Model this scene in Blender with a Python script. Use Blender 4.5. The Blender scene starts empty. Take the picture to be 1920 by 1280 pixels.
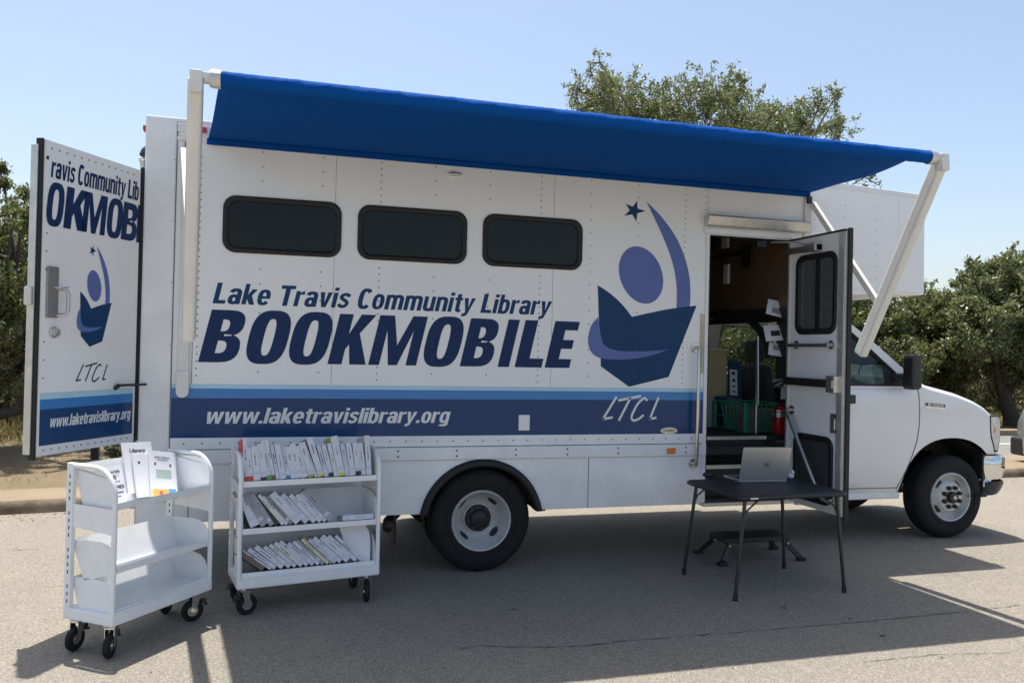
import bpy, bmesh, math, random
import numpy as np
from mathutils import Vector, Matrix
random.seed(7)
V = Vector
SC = bpy.context.scene
COL = SC.collection

# ------------------------------------------------------------------ camera
CAM = V((-1.4435, -5.6141, 1.6155)); YAW, PIT, ROL, FPX = 0.284169, 0.0101734, 0.022498, 1500.0
_f = V((math.sin(YAW)*math.cos(PIT), math.cos(YAW)*math.cos(PIT), math.sin(PIT)))
_r0 = V((math.cos(YAW), -math.sin(YAW), 0)); _u0 = _r0.cross(_f)
_r = math.cos(ROL)*_r0 + math.sin(ROL)*_u0; _u = -math.sin(ROL)*_r0 + math.cos(ROL)*_u0
cd = bpy.data.cameras.new('camera'); cam = bpy.data.objects.new('camera', cd); COL.objects.link(cam)
cd.sensor_width = 36; cd.lens = FPX/1920*36; cd.clip_end = 2000; cd.clip_start = 0.05
cam.matrix_world = Matrix(((_r.x, _u.x, -_f.x, CAM.x), (_r.y, _u.y, -_f.y, CAM.y), (_r.z, _u.z, -_f.z, CAM.z), (0, 0, 0, 1)))
SC.camera = cam

# ------------------------------------------------------------------ light
SUN = V((-0.062, 0.232, 1.0)).normalized()
SUN_EL = math.asin(SUN.z); SUN_AZ = math.atan2(SUN.x, SUN.y)
w = bpy.data.worlds.new('World'); SC.world = w; w.use_nodes = True
nt = w.node_tree; bg = nt.nodes['Background']
sky = nt.nodes.new('ShaderNodeTexSky'); sky.sky_type = 'NISHITA'; sky.sun_disc = False
sky.sun_elevation = SUN_EL; sky.sun_rotation = SUN_AZ
sky.air_density = 1.0; sky.dust_density = 2.2; sky.ozone_density = 1.6
tint = nt.nodes.new('ShaderNodeMix'); tint.data_type = 'RGBA'; tint.blend_type = 'MULTIPLY'; tint.inputs[0].default_value = 1; tint.inputs[7].default_value = (1.05, 1.0, .935, 1)
nt.links.new(sky.outputs[0], tint.inputs[6]); nt.links.new(tint.outputs[2], bg.inputs[0]); bg.inputs[1].default_value = 0.113
sl = bpy.data.lights.new('sun', 'SUN'); sl.energy = 3.85; sl.angle = math.radians(0.53); sl.color = (1, 0.955, 0.88)
so = bpy.data.objects.new('sun', sl); COL.objects.link(so); so.rotation_euler = SUN.to_track_quat('Z', 'Y').to_euler()
SC.view_settings.view_transform = 'Standard'; SC.view_settings.look = 'None'
SC.view_settings.gamma = 1.0; SC.view_settings.exposure = 0.90
SC.render.engine = 'CYCLES'

# ------------------------------------------------------------------ helpers
def ray(x, y): return _f + _r*((x-960)/FPX) - _u*((y-640)/FPX)
def onY(x, y, Y=0.0):
    d = ray(x, y); return CAM + d*((Y-CAM.y)/d.y)
def onZ(x, y, Z=0.0):
    d = ray(x, y); return CAM + d*((Z-CAM.z)/d.z)

def tag(o, label=None, cat=None, group=None, kind=None):
    if label: o['label'] = label
    if cat: o['category'] = cat
    if group: o['group'] = group
    if kind: o['kind'] = kind
    return o
def empty(name, loc, rz=0.0, label=None, cat=None, group=None):
    o = bpy.data.objects.new(name, None); COL.objects.link(o); o.empty_display_size = 0.1
    o.location = loc; o.rotation_euler = (0, 0, rz)
    return tag(o, label, cat, group)
def link(name, me, mat, parent=None, smooth=False, bevel=0, seg=2):
    o = bpy.data.objects.new(name, me); COL.objects.link(o)
    if mat is not None:
        for m in (mat if isinstance(mat, (list, tuple)) else [mat]): me.materials.append(m)
    if parent is not None: o.parent = parent
    if smooth:
        for p in me.polygons: p.use_smooth = True
    if bevel:
        b = o.modifiers.new('bevel', 'BEVEL'); b.width = bevel; b.segments = seg; b.limit_method = 'ANGLE'; b.angle_limit = math.radians(40)
        b.harden_normals = False
    return o

class MB:
    def __init__(s): s.v = []; s.f = []; s.mi = []
    def add(s, vs, fs, m=0):
        k = len(s.v); s.v += [tuple(v) for v in vs]
        for f in fs: s.f.append(tuple(i+k for i in f)); s.mi.append(m)
        return s
    def box(s, x0, x1, y0, y1, z0, z1, m=0):
        return s.add([(x0,y0,z0),(x1,y0,z0),(x1,y1,z0),(x0,y1,z0),(x0,y0,z1),(x1,y0,z1),(x1,y1,z1),(x0,y1,z1)],
                     [(3,2,1,0),(4,5,6,7),(0,1,5,4),(1,2,6,5),(2,3,7,6),(3,0,4,7)], m)
    def obox(s, c, a, b, d, m=0):
        c, a, b, d = V(c), V(a), V(b), V(d)
        P = [c-a-b-d, c+a-b-d, c+a+b-d, c-a+b-d, c-a-b+d, c+a-b+d, c+a+b+d, c-a+b+d]
        F = [(3,2,1,0),(4,5,6,7),(0,1,5,4),(1,2,6,5),(2,3,7,6),(3,0,4,7)]
        if a.cross(b).dot(d) < 0: F = [t[::-1] for t in F]
        return s.add(P, F, m)
    def bar(s, p, q, wx, wy, side=(0,0,1), m=0):
        p, q = V(p), V(q); t = (q-p); L = t.length; t.normalize()
        a = t.cross(V(side)); 
        if a.length < 1e-4: a = t.cross(V((1,0,0)))
        a.normalize(); b = t.cross(a)
        return s.obox((p+q)/2, a*wx/2, b*wy/2, t*L/2, m)
    def tube(s, pts, r, n=8, closed=False, m=0, cap=True):
        pts = [V(p) for p in pts]; N = len(pts)
        rs = r if isinstance(r, (list, tuple)) else [r]*N
        T = []
        for i in range(N):
            if closed: t = pts[(i+1) % N]-pts[i-1]
            else: t = pts[min(i+1, N-1)]-pts[max(i-1, 0)]
            T.append(t.normalized())
        a = T[0].cross(V((0,0,1)))
        if a.length < 1e-3: a = T[0].cross(V((1,0,0)))
        a.normalize(); vs = []
        for i in range(N):
            a = (a - T[i]*a.dot(T[i])).normalized(); b = T[i].cross(a)
            for k in range(n):
                an = 2*math.pi*k/n; vs.append(pts[i]+(a*math.cos(an)+b*math.sin(an))*rs[i])
        fs = []
        for i in range(N if closed else N-1):
            j = (i+1) % N
            for k in range(n):
                l = (k+1) % n; fs.append((i*n+k, i*n+l, j*n+l, j*n+k))
        if cap and not closed: fs += [tuple(range(n))[::-1], tuple(range((N-1)*n, N*n))]
        return s.add(vs, fs, m)
    def lathe(s, prof, o, ax, n=32, m=0):
        o, ax = V(o), V(ax).normalized(); a = ax.cross(V((0,0,1)))
        if a.length < 1e-3: a = V((1,0,0))
        a.normalize(); b = ax.cross(a); vs = []; fs = []
        for (r, h) in prof:
            for k in range(n):
                an = 2*math.pi*k/n; vs.append(o+ax*h+(a*math.cos(an)+b*math.sin(an))*max(r, 1e-5))
        for i in range(len(prof)-1):
            for k in range(n):
                l = (k+1) % n; fs.append((i*n+k, (i+1)*n+k, (i+1)*n+l, i*n+l))
        return s.add(vs, fs, m)
    def prism(s, poly, off, m=0):
        poly = [V(p) for p in poly]; off = V(off); n = len(poly)
        nn = V((0,0,0))
        for i in range(n): nn += poly[i].cross(poly[(i+1) % n])
        if nn.dot(off) > 0: poly = poly[::-1]
        vs = poly+[p+off for p in poly]
        fs = [tuple(range(n)), tuple(range(n, 2*n))[::-1]]+[((i+1) % n, i, n+i, n+(i+1) % n) for i in range(n)]
        return s.add(vs, fs, m)
    def face(s, poly, m=0): return s.add(poly, [tuple(range(len(poly)))], m)
    def ell(s, c, r, n=12, m=0):
        vs = []; fs = []; h = n//2
        for i in range(h+1):
            th = math.pi*i/h
            for k in range(n):
                ph = 2*math.pi*k/n
                vs.append((c[0]+r[0]*math.sin(th)*math.cos(ph), c[1]+r[1]*math.sin(th)*math.sin(ph), c[2]+r[2]*math.cos(th)))
        for i in range(h):
            for k in range(n):
                l = (k+1) % n; fs.append((i*n+k, (i+1)*n+k, (i+1)*n+l, i*n+l))
        return s.add(vs, fs, m)
    def grid(s, P, m=0):
        R, C = len(P), len(P[0]); vs = [p for row in P for p in row]
        return s.add(vs, [(i*C+j, i*C+j+1, (i+1)*C+j+1, (i+1)*C+j) for i in range(R-1) for j in range(C-1)], m)
    def mesh(s, name):
        me = bpy.data.meshes.new(name); me.from_pydata(s.v, [], s.f); me.validate()
        if any(s.mi) and len(me.polygons) == len(s.mi): me.polygons.foreach_set('material_index', s.mi)
        me.update(); return me
    def build(s, name, mat, parent=None, smooth=False, bevel=0, seg=2):
        me = s.mesh(name); o = link(name, me, mat, parent, smooth, bevel, seg)
        if smooth == 'auto':
            for p in me.polygons: p.use_smooth = True
            e = o.modifiers.new('split', 'EDGE_SPLIT'); e.split_angle = math.radians(38)
        return o
def arc(c, r, a0, a1, n):
    return [(c[0]+r*math.cos(math.radians(a0+(a1-a0)*i/n)), c[1]+r*math.sin(math.radians(a0+(a1-a0)*i/n))) for i in range(n+1)]
def rrect(x0, x1, z0, z1, r, n=6):
    return arc((x1-r, z1-r), r, 0, 90, n)+arc((x0+r, z1-r), r, 90, 180, n)+arc((x0+r, z0+r), r, 180, 270, n)+arc((x1-r, z0+r), r, 270, 360, n)

# ------------------------------------------------------------------ materials
def mat(name, col, rough=0.5, metal=0.0, var=0.0, vscale=3.0, bump=0.0, bscale=40.0, spec=0.5, coat=0.0, rvar=0.0, detail=4):
    m = bpy.data.materials.new(name); m.use_nodes = True; t = m.node_tree; b = t.nodes['Principled BSDF']
    b.inputs['Base Color'].default_value = (*col, 1); b.inputs['Roughness'].default_value = rough; b.inputs['Metallic'].default_value = metal
    b.inputs['Specular IOR Level'].default_value = spec; b.inputs['Coat Weight'].default_value = coat
    tc = t.nodes.new('ShaderNodeTexCoord')
    if var or rvar:
        n = t.nodes.new('ShaderNodeTexNoise'); n.inputs['Scale'].default_value = vscale; n.inputs['Detail'].default_value = detail; n.inputs['Roughness'].default_value = 0.6
        t.links.new(tc.outputs['Object'], n.inputs['Vector'])
        if var:
            r = t.nodes.new('ShaderNodeMapRange'); r.inputs['From Min'].default_value = 0.3; r.inputs['From Max'].default_value = 0.7
            r.inputs['To Min'].default_value = 1-var; r.inputs['To Max'].default_value = 1+var*0.5
            mx = t.nodes.new('ShaderNodeMix'); mx.data_type = 'RGBA'; mx.blend_type = 'MULTIPLY'; mx.inputs[0].default_value = 1
            mx.inputs[6].default_value = (*col, 1); t.links.new(n.outputs[0], r.inputs[0]); t.links.new(r.outputs[0], mx.inputs[7]); t.links.new(mx.outputs[2], b.inputs['Base Color'])
        if rvar:
            r2 = t.nodes.new('ShaderNodeMapRange'); r2.inputs['To Min'].default_value = max(0.02, rough-rvar); r2.inputs['To Max'].default_value = min(1, rough+rvar)
            t.links.new(n.outputs[0], r2.inputs[0]); t.links.new(r2.outputs[0], b.inputs['Roughness'])
    if bump:
        n2 = t.nodes.new('ShaderNodeTexNoise'); n2.inputs['Scale'].default_value = bscale; n2.inputs['Detail'].default_value = 3
        t.links.new(tc.outputs['Object'], n2.inputs['Vector']); bp = t.nodes.new('ShaderNodeBump'); bp.inputs['Strength'].default_value = bump; bp.inputs['Distance'].default_value = 0.02
        t.links.new(n2.outputs[0], bp.inputs['Height']); t.links.new(bp.outputs[0], b.inputs['Normal'])
    return m
def glassy(name, tint, refl_rough=0.03, ior=1.5, alpha=0.35):
    m = bpy.data.materials.new(name); m.use_nodes = True; t = m.node_tree; t.nodes.remove(t.nodes['Principled BSDF'])
    out = t.nodes['Material Output']; tr = t.nodes.new('ShaderNodeBsdfTransparent'); tr.inputs[0].default_value = (*tint, 1)
    gl = t.nodes.new('ShaderNodeBsdfGlossy'); gl.inputs['Roughness'].default_value = refl_rough; gl.inputs[0].default_value = (.9, .95, .95, 1)
    fr = t.nodes.new('ShaderNodeFresnel'); fr.inputs[0].default_value = ior
    mx = t.nodes.new('ShaderNodeMixShader'); t.links.new(fr.outputs[0], mx.inputs[0]); t.links.new(tr.outputs[0], mx.inputs[1]); t.links.new(gl.outputs[0], mx.inputs[2]); t.links.new(mx.outputs[0], out.inputs[0])
    return m
def reflection_grey_pane():
    m = glassy('reflection_grey_glass', (.80, .83, .83), .05); t = m.node_tree; out = t.nodes['Material Output']; src = out.inputs[0].links[0].from_socket
    d = t.nodes.new('ShaderNodeBsdfDiffuse'); d.inputs[0].default_value = (.20, .215, .22, 1); mx = t.nodes.new('ShaderNodeMixShader'); mx.inputs[0].default_value = .45  # grey diffuse share stands in for reflected light in the pane
    t.links.new(src, mx.inputs[1]); t.links.new(d.outputs[0], mx.inputs[2]); t.links.new(mx.outputs[0], out.inputs[0]); return m
M = {}
M['white'] = mat('white_panel_paint', (.86, .86, .855), .30, var=.04, vscale=1.3, bump=.02, bscale=1.6, rvar=.06)
M['white2'] = mat('white_trim_paint', (.82, .82, .815), .35, var=.08, vscale=5)
M['cabwhite'] = mat('white_cab_paint', (.80, .80, .80), .16, var=.03, vscale=2, coat=.5)
M['skirt'] = mat('white_skirt_paint', (.84, .845, .85), .4, var=.14, vscale=2.5, bump=.04, bscale=3)
M['navy'] = mat('navy_vinyl', (.010, .033, .108), .26, var=.08, bump=.08, bscale=4, spec=.18)
M['band_dark'] = mat('dark_blue_vinyl', (.014, .058, .170), .16, var=.08, vscale=1.6, bump=.08, bscale=3, spec=.30)
M['band_mid'] = mat('mid_blue_vinyl', (.045, .215, .53), .2, var=.04)
M['band_light'] = mat('pale_blue_vinyl', (.43, .66, .80), .25, var=.04)
M['tealblue'] = mat('deep_blue_vinyl', (.009, .052, .140), .26, var=.05, spec=.18)
M['purple'] = mat('periwinkle_vinyl', (.115, .165, .42), .28, var=.05, spec=.25)
M['letter_white'] = mat('white_vinyl', (.75, .76, .77), .3)
M['ink'] = mat('black_ink', (.03, .03, .04), .6)
M['rubber'] = mat('black_rubber', (.012, .012, .013), .6, var=.2, vscale=12)
M['tyre'] = mat('tyre_rubber', (.016, .016, .017), .8, var=.3, vscale=8, bump=.12, bscale=60, spec=.3)
M['dark'] = mat('black_metal', (.02, .02, .021), .55, var=.2, vscale=9)
M['frame_black'] = mat('black_plastic', (.022, .022, .024), .42, var=.1)
M['rim'] = mat('silver_painted_steel', (.58, .58, .57), .42, metal=.25, var=.12, vscale=9)
M['chrome'] = mat('chrome', (.74, .74, .74), .10, metal=1, var=.08, vscale=9)
M['steel'] = mat('brushed_steel', (.62, .61, .59), .28, metal=.9, var=.08, vscale=20)
M['alu'] = mat('aluminium', (.66, .65, .62), .38, metal=.7, var=.15, vscale=14)
M['rivet'] = mat('rivet_metal', (.16, .16, .16), .5, metal=.4)
M['seam'] = mat('dark_seam', (.10, .10, .10), .8)  # plain dark grey for panel joints and the cab door outline
M['glass_dark'] = glassy('tinted_window_glass', (.06, .07, .065), .02, 1.38)
M['glass_cab'] = glassy('cab_window_glass', (.50, .60, .56), .01)
M['glass_door'] = glassy('door_window_glass', (.72, .76, .76), .01)
M['brown'] = mat('brown_laminate', (.145, .095, .058), .6, var=.15, vscale=4)
M['interior'] = mat('grey_interior_lining', (.17, .165, .16), .7, var=.1)
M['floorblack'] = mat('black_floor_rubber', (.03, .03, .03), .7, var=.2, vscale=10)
M['doorgrey'] = mat('grey_door_panel', (.86, .865, .875), .4, var=.06, vscale=2)
M['red'] = mat('red_lens', (.42, .03, .03), .2)
M['amber'] = mat('amber_lens', (.75, .20, .04), .2)
M['lens'] = glassy('headlight_lens', (.85, .87, .88), .02)
M['awnwhite'] = mat('cream_awning_arm', (.76, .745, .70), .38, var=.06, vscale=6)
M['cart'] = mat('white_powder_coat', (.84, .85, .86), .33, var=.06, vscale=9, rvar=.08, bump=.02, bscale=180)
M['paper'] = mat('white_paper', (.82, .82, .85), .8, var=.03, vscale=8)
M['table'] = mat('black_table_vinyl', (.020, .021, .024), .55, var=.2, vscale=6, bump=.06, bscale=160)
M['tubeblack'] = mat('black_steel_tube', (.02, .02, .022), .35)
M['laptop'] = mat('silver_laptop', (.50, .50, .50), .35, metal=.6)
M['crate'] = mat('green_plastic', (.05, .32, .17), .45, var=.06)
M['cardboard'] = mat('tan_board', (.45, .35, .20), .7, var=.06)
M['bluebin'] = mat('navy_plastic', (.02, .04, .16), .45)
M['extred'] = mat('red_enamel', (.50, .02, .02), .25)
M['greybin'] = mat('grey_plastic', (.42, .41, .40), .5)
M['carsilver'] = mat('silver_car_paint', (.36, .38, .38), .2, metal=.4, coat=.6)
M['seat'] = mat('grey_seat_cloth', (.06, .06, .065), .85, var=.15, vscale=20)
M['bark'] = mat('oak_bark', (.075, .06, .048), .9, var=.4, vscale=14, bump=.6, bscale=26)

def canvas_mat():
    m = bpy.data.materials.new('blue_awning_canvas'); m.use_nodes = True; t = m.node_tree; b = t.nodes['Principled BSDF']; out = t.nodes['Material Output']
    b.inputs['Base Color'].default_value = (.003, .074, .32, 1); b.inputs['Roughness'].default_value = .85; b.inputs['Specular IOR Level'].default_value = .08
    tl = t.nodes.new('ShaderNodeBsdfTranslucent'); tl.inputs[0].default_value = (.0, .003, .014, 1)
    ad = t.nodes.new('ShaderNodeAddShader'); t.links.new(b.outputs[0], ad.inputs[0]); t.links.new(tl.outputs[0], ad.inputs[1]); t.links.new(ad.outputs[0], out.inputs[0])
    tc = t.nodes.new('ShaderNodeTexCoord'); mp = t.nodes.new('ShaderNodeMapping'); mp.inputs['Scale'].default_value = (6, 1.2, 6); mp.inputs['Rotation'].default_value = (0, 0, .5)
    n = t.nodes.new('ShaderNodeTexNoise'); n.inputs['Scale'].default_value = 1.4; n.inputs['Detail'].default_value = 5
    bp = t.nodes.new('ShaderNodeBump'); bp.inputs['Strength'].default_value = .6; bp.inputs['Distance'].default_value = .03
    t.links.new(tc.outputs['Object'], mp.inputs[0]); t.links.new(mp.outputs[0], n.inputs['Vector']); t.links.new(n.outputs[0], bp.inputs['Height']); t.links.new(bp.outputs[0], b.inputs['Normal'])
    return m
M['canvas'] = canvas_mat()

def ramp_mat(name, layers, rough=.9, bump=.5, bscale=200.0, bdist=.01):
    """layers: (kind, scale, lo, hi, colour) mixed over the first colour"""
    m = bpy.data.materials.new(name); m.use_nodes = True; t = m.node_tree; b = t.nodes['Principled BSDF']; b.inputs['Roughness'].default_value = rough; b.inputs['Specular IOR Level'].default_value = .25
    tc = t.nodes.new('ShaderNodeTexCoord'); cur = None
    rgb = t.nodes.new('ShaderNodeRGB'); rgb.outputs[0].default_value = (*layers[0], 1); cur = rgb.outputs[0]
    for (k, sc, lo, hi, colr) in layers[1:]:
        if k == 'noise':
            n = t.nodes.new('ShaderNodeTexNoise'); n.inputs['Scale'].default_value = sc; n.inputs['Detail'].default_value = 6; n.inputs['Roughness'].default_value = .65; o = n.outputs[0]
        else:
            n = t.nodes.new('ShaderNodeTexVoronoi'); n.inputs['Scale'].default_value = sc
            sx = t.nodes.new('ShaderNodeSeparateColor'); t.links.new(n.outputs['Color'], sx.inputs[0]); o = sx.outputs[0]
        t.links.new(tc.outputs['Object'], n.inputs['Vector'])
        r = t.nodes.new('ShaderNodeMapRange'); r.inputs['From Min'].default_value = lo; r.inputs['From Max'].default_value = hi; t.links.new(o, r.inputs[0])
        mx = t.nodes.new('ShaderNodeMix'); mx.data_type = 'RGBA'; t.links.new(r.outputs[0], mx.inputs[0]); t.links.new(cur, mx.inputs[6]); mx.inputs[7].default_value = (*colr, 1); cur = mx.outputs[2]
    t.links.new(cur, b.inputs['Base Color'])
    n = t.nodes.new('ShaderNodeTexNoise'); n.inputs['Scale'].default_value = bscale; n.inputs['Detail'].default_value = 5; t.links.new(tc.outputs['Object'], n.inputs['Vector'])
    bp = t.nodes.new('ShaderNodeBump'); bp.inputs['Strength'].default_value = bump; bp.inputs['Distance'].default_value = bdist
    t.links.new(n.outputs[0], bp.inputs['Height']); t.links.new(bp.outputs[0], b.inputs['Normal'])
    return m
M['asphalt'] = ramp_mat('weathered_asphalt', [(.234, .213, .177), ('noise', .35, .35, .7, (.208, .191, .162)), ('noise', 2.2, .5, .8, (.275, .24, .19)), ('noise', .8, .58, .78, (.175, .158, .13)), ('vor', 130, .70, .74, (.315, .28, .225)), ('vor', 160, .84, .88, (.15, .135, .11)), ('noise', 55, .56, .72, (.155, .14, .117))], .9, .55, 170, .008)
M['concrete'] = ramp_mat('tan_concrete', [(.255, .200, .138), ('noise', 1.5, .4, .7, (.22, .172, .118)), ('noise', 22, .55, .8, (.285, .225, .155)), ('noise', 60, .6, .75, (.20, .16, .115))], .9, .35, 120, .006)
M['curbface'] = ramp_mat('stained_curb_concrete', [(.27, .215, .155), ('noise', 3, .40, .60, (.12, .092, .068)), ('noise', 25, .55, .75, (.18, .142, .105))], .9, .5, 60, .008)
M['dirt'] = ramp_mat('dry_grass_ground', [(.195, .150, .092), ('noise', .5, .4, .65, (.160, .130, .075)), ('noise', 4, .5, .72, (.235, .180, .108)), ('noise', 20, .55, .72, (.11, .08, .05)), ('noise', 70, .5, .8, (.25, .19, .11))], .95, .9, 50, .03)
M['road'] = ramp_mat('grey_road_asphalt', [(.17, .172, .155), ('noise', .6, .4, .7, (.155, .158, .145)), ('vor', 90, .8, .85, (.28, .28, .27))], .9, .4, 120, .008)
M['roadpaint'] = mat('white_road_paint', (.70, .70, .67), .8, var=.15, vscale=6)
M['tar'] = mat('crack_filler', (.05, .048, .046), .8)

def leaf_mat(name, c0, c1, trans):
    m = bpy.data.materials.new(name); m.use_nodes = True; t = m.node_tree; b = t.nodes['Principled BSDF']; out = t.nodes['Material Output']
    a = t.nodes.new('ShaderNodeAttribute'); a.attribute_name = 'tint'
    mx = t.nodes.new('ShaderNodeMix'); mx.data_type = 'RGBA'; t.links.new(a.outputs['Fac'], mx.inputs[0]); mx.inputs[6].default_value = (*c0, 1); mx.inputs[7].default_value = (*c1, 1)
    t.links.new(mx.outputs[2], b.inputs['Base Color']); b.inputs['Roughness'].default_value = .40; b.inputs['Specular IOR Level'].default_value = .5
    tl = t.nodes.new('ShaderNodeBsdfTranslucent'); tl.inputs[0].default_value = (*trans, 1)
    ad = t.nodes.new('ShaderNodeMixShader'); ad.inputs[0].default_value = .36; t.links.new(b.outputs[0], ad.inputs[1]); t.links.new(tl.outputs[0], ad.inputs[2]); t.links.new(ad.outputs[0], out.inputs[0])
    return m
M['oakleaf'] = leaf_mat('oak_leaves', (.066, .080, .033), (.215, .225, .115), (.20, .24, .06))
M['oakpale'] = leaf_mat('pale_oak_leaves', (.080, .096, .044), (.265, .275, .155), (.22, .26, .08))
M['brushleaf'] = leaf_mat('brush_leaves', (.10, .10, .045), (.22, .20, .10), (.16, .17, .06))
M['drygrass'] = leaf_mat('grass_blades', (.20, .17, .075), (.34, .28, .13), (.2, .18, .07))
M['greengrass'] = leaf_mat('green_grass_blades', (.13, .15, .045), (.26, .25, .09), (.2, .2, .06))

# ------------------------------------------------------------------ setting: lot, kerb, verge, road
KERB = [(-40, -6.0), (-12, 1.0), (-6.5, 2.15), (-3.85, 2.72), (-2.76, 2.86), (0, 2.92), (8.4, 3.10), (40, 3.7)]
def sheet(name, poly, z, m, kind='structure'):
    b = MB(); b.face([(x, y, z) for x, y in poly]); return tag(b.build(name, m), kind=kind)
sheet('parking_lot', [(-40, -60), (60, -60), (60, 5)]+[(x, y+.2) for x, y in KERB[::-1]], 0.0, M['asphalt'])
b = MB()
prof = [(0.0, -.02), (.012, .05), (.022, .095), (.05, .118), (.10, .125), (.62, .130), (.63, .05)]
P = [[(x, y+o, z) for x, y in KERB] for o, z in prof]
b.grid(P[:4][::-1], 0); b.grid(P[3:][::-1], 1)
k = b.build('kerb', [M['curbface'], M['concrete']], smooth=True); tag(k, kind='structure')
sheet('ground', [(x, y+.55) for x, y in KERB]+[(300, 20), (300, 400), (-300, 400), (-300, -40)], .112, M['dirt'])
sheet('pavement', [(6.0, 3.66), (60, 4.6), (60, 5.2), (6.0, 4.32)], .124, M['concrete'])
sheet('road', [(6.2, 4.32), (70, 5.2), (70, 8.3), (6.2, 6.9)], .118, M['road'])
b = MB(); b.face([(6.2, 5.62, .122), (70, 6.72, .122), (70, 6.84, .122), (6.2, 5.70, .122)]); tag(b.build('road_line', M['roadpaint']), kind='structure')
b = MB(); b.face([(6.2, 6.86, .10), (70, 8.26, .10), (70, 8.26, .22), (6.2, 6.86, .22)]); b.face([(6.2, 6.86, .22), (70, 8.26, .22), (70, 8.7, .22), (6.2, 7.2, .22)])
tag(b.build('road_kerb', M['concrete']), kind='structure')
# cracks in the lot
rc = random.Random(3)
def crack(px, wd):
    P = [onZ(x, y, .003) for x, y in px]; pts = []
    for i in range(len(P)-1):
        n = max(2, int((P[i+1]-P[i]).length/.035))
        for j in range(n):
            q = P[i].lerp(P[i+1], j/n); pts.append(q+V((rc.uniform(-.008, .008), rc.uniform(-.008, .008), 0)))
    b = MB(); L = []; R_ = []
    for q in pts:
        ww = wd*rc.uniform(.15, 1.0); L.append((q.x, q.y-ww, .004)); R_.append((q.x, q.y+ww, .004))
    b.grid([L, R_]); return b
cb = crack([(860, 1216), (900, 1209), (960, 1212), (1070, 1212), (1180, 1200), (1300, 1190), (1400, 1183), (1480, 1176), (1600, 1166), (1780, 1148), (1920, 1133)], .0045)
for vv, ff in ((crack([(20, 1031), (80, 1028)], .006).v, crack([(20, 1031), (80, 1028)], .006).f),): cb.add(vv, ff)
for cpx, cw in (([(0, 1118), (60, 1102), (130, 1096)], .003), ([(1620, 1240), (1760, 1226), (1910, 1222)], .003)):
    c2 = crack(cpx, cw); cb.add(c2.v, c2.f)
tag(cb.build('pavement_crack', M['tar']), kind='structure')
def blot(px, py, rx, ry):
    c = onZ(px, py, .004); return [(c.x+rx*math.cos(a)*rc.uniform(.5, 1.1), c.y+ry*math.sin(a)*rc.uniform(.5, 1.1), .004) for a in [i*math.pi/5 for i in range(10)]]
b = MB()
for (x, y, rx, ry) in ((962, 1141, .022, .012), (1594, 1158, .022, .01), (1654, 1190, .03, .01), (1645, 1018, .02, .012), (1470, 1138, .015, .02), (1590, 1010, .02, .01)): b.face(blot(x, y, rx, ry))
tag(b.build('pavement_stain', M['tar']), kind='structure')
# a scatter of small leaves and grit on the asphalt
b = MB()
for i in range(420):
    x = rc.uniform(-5, 7); y = rc.uniform(-2.8, 2.6); s = rc.uniform(.003, .011); a = rc.uniform(0, 6.28)
    c, d = math.cos(a)*s, math.sin(a)*s
    b.add([(x-c, y-d, .003), (x+d*.5, y-c*.5, .008), (x+c, y+d, .004), (x-d*.5, y+c*.5, .003)], [(0, 1, 2, 3)])
for i in range(900):
    x = rc.uniform(-6, 12); t = 0
    for (x0, y0), (x1, y1) in zip(KERB, KERB[1:]):
        if x0 <= x <= x1: t = y0+(y1-y0)*(x-x0)/(x1-x0)
    y = t-.02-abs(rc.gauss(0, .16)); s = rc.uniform(.004, .018); a = rc.uniform(0, 6.28); c, d = math.cos(a)*s, math.sin(a)*s
    b.add([(x-c, y-d, .003), (x+d*.4, y-c*.4, .010), (x+c, y+d, .004), (x-d*.4, y+c*.4, .003)], [(0, 1, 2, 3)])
tag(b.build('grit', M['dirt']), kind='stuff')

# ------------------------------------------------------------------ vegetation
def leaves_mesh(name, clumps, n, size, aspect, seed, m, spread=.8, up=0.0):
    """clumps: array (k,4) centre + radius; leaves scattered through each clump, two crossed faces per tuft"""
    rg = np.random.default_rng(seed); cl = np.asarray(clumps); wts = cl[:, 3]**1.6; wts /= wts.sum()
    idx = rg.choice(len(cl), n, p=wts); tintc = rg.random(len(cl))
    c = cl[idx, :3]+rg.normal(size=(n, 3))*cl[idx, 3:4]*.5*spread
    d = rg.normal(size=(n, 3)); d[:, 2] += up; d /= np.linalg.norm(d, axis=1)[:, None]
    e = rg.normal(size=(n, 3)); e -= d*(e*d).sum(1)[:, None]; e /= np.linalg.norm(e, axis=1)[:, None]
    L = (size*rg.uniform(.6, 1.35, n))[:, None]; W = L*aspect
    nn = np.cross(d, e)
    v = np.stack([c, c+d*L*.5+e*W*.5+nn*W*.25, c+d*L, c+d*L*.5-e*W*.5+nn*W*.25], 1).reshape(-1, 3)
    me = bpy.data.meshes.new(name); me.vertices.add(len(v)); me.vertices.foreach_set('co', v.ravel().astype(np.float32))
    me.loops.add(4*n); me.loops.foreach_set('vertex_index', np.arange(4*n, dtype=np.int32))
    me.polygons.add(n); me.polygons.foreach_set('loop_start', np.arange(0, 4*n, 4, dtype=np.int32)); me.polygons.foreach_set('loop_total', np.full(n, 4, np.int32))
    at = me.attributes.new('tint', 'FLOAT', 'POINT'); tv = np.clip(.55*rg.random(n)+.45*tintc[idx], 0, 1); at.data.foreach_set('value', np.repeat(tv, 4).astype(np.float32))
    me.update(); me.validate(); me.materials.append(m); return me
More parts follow.
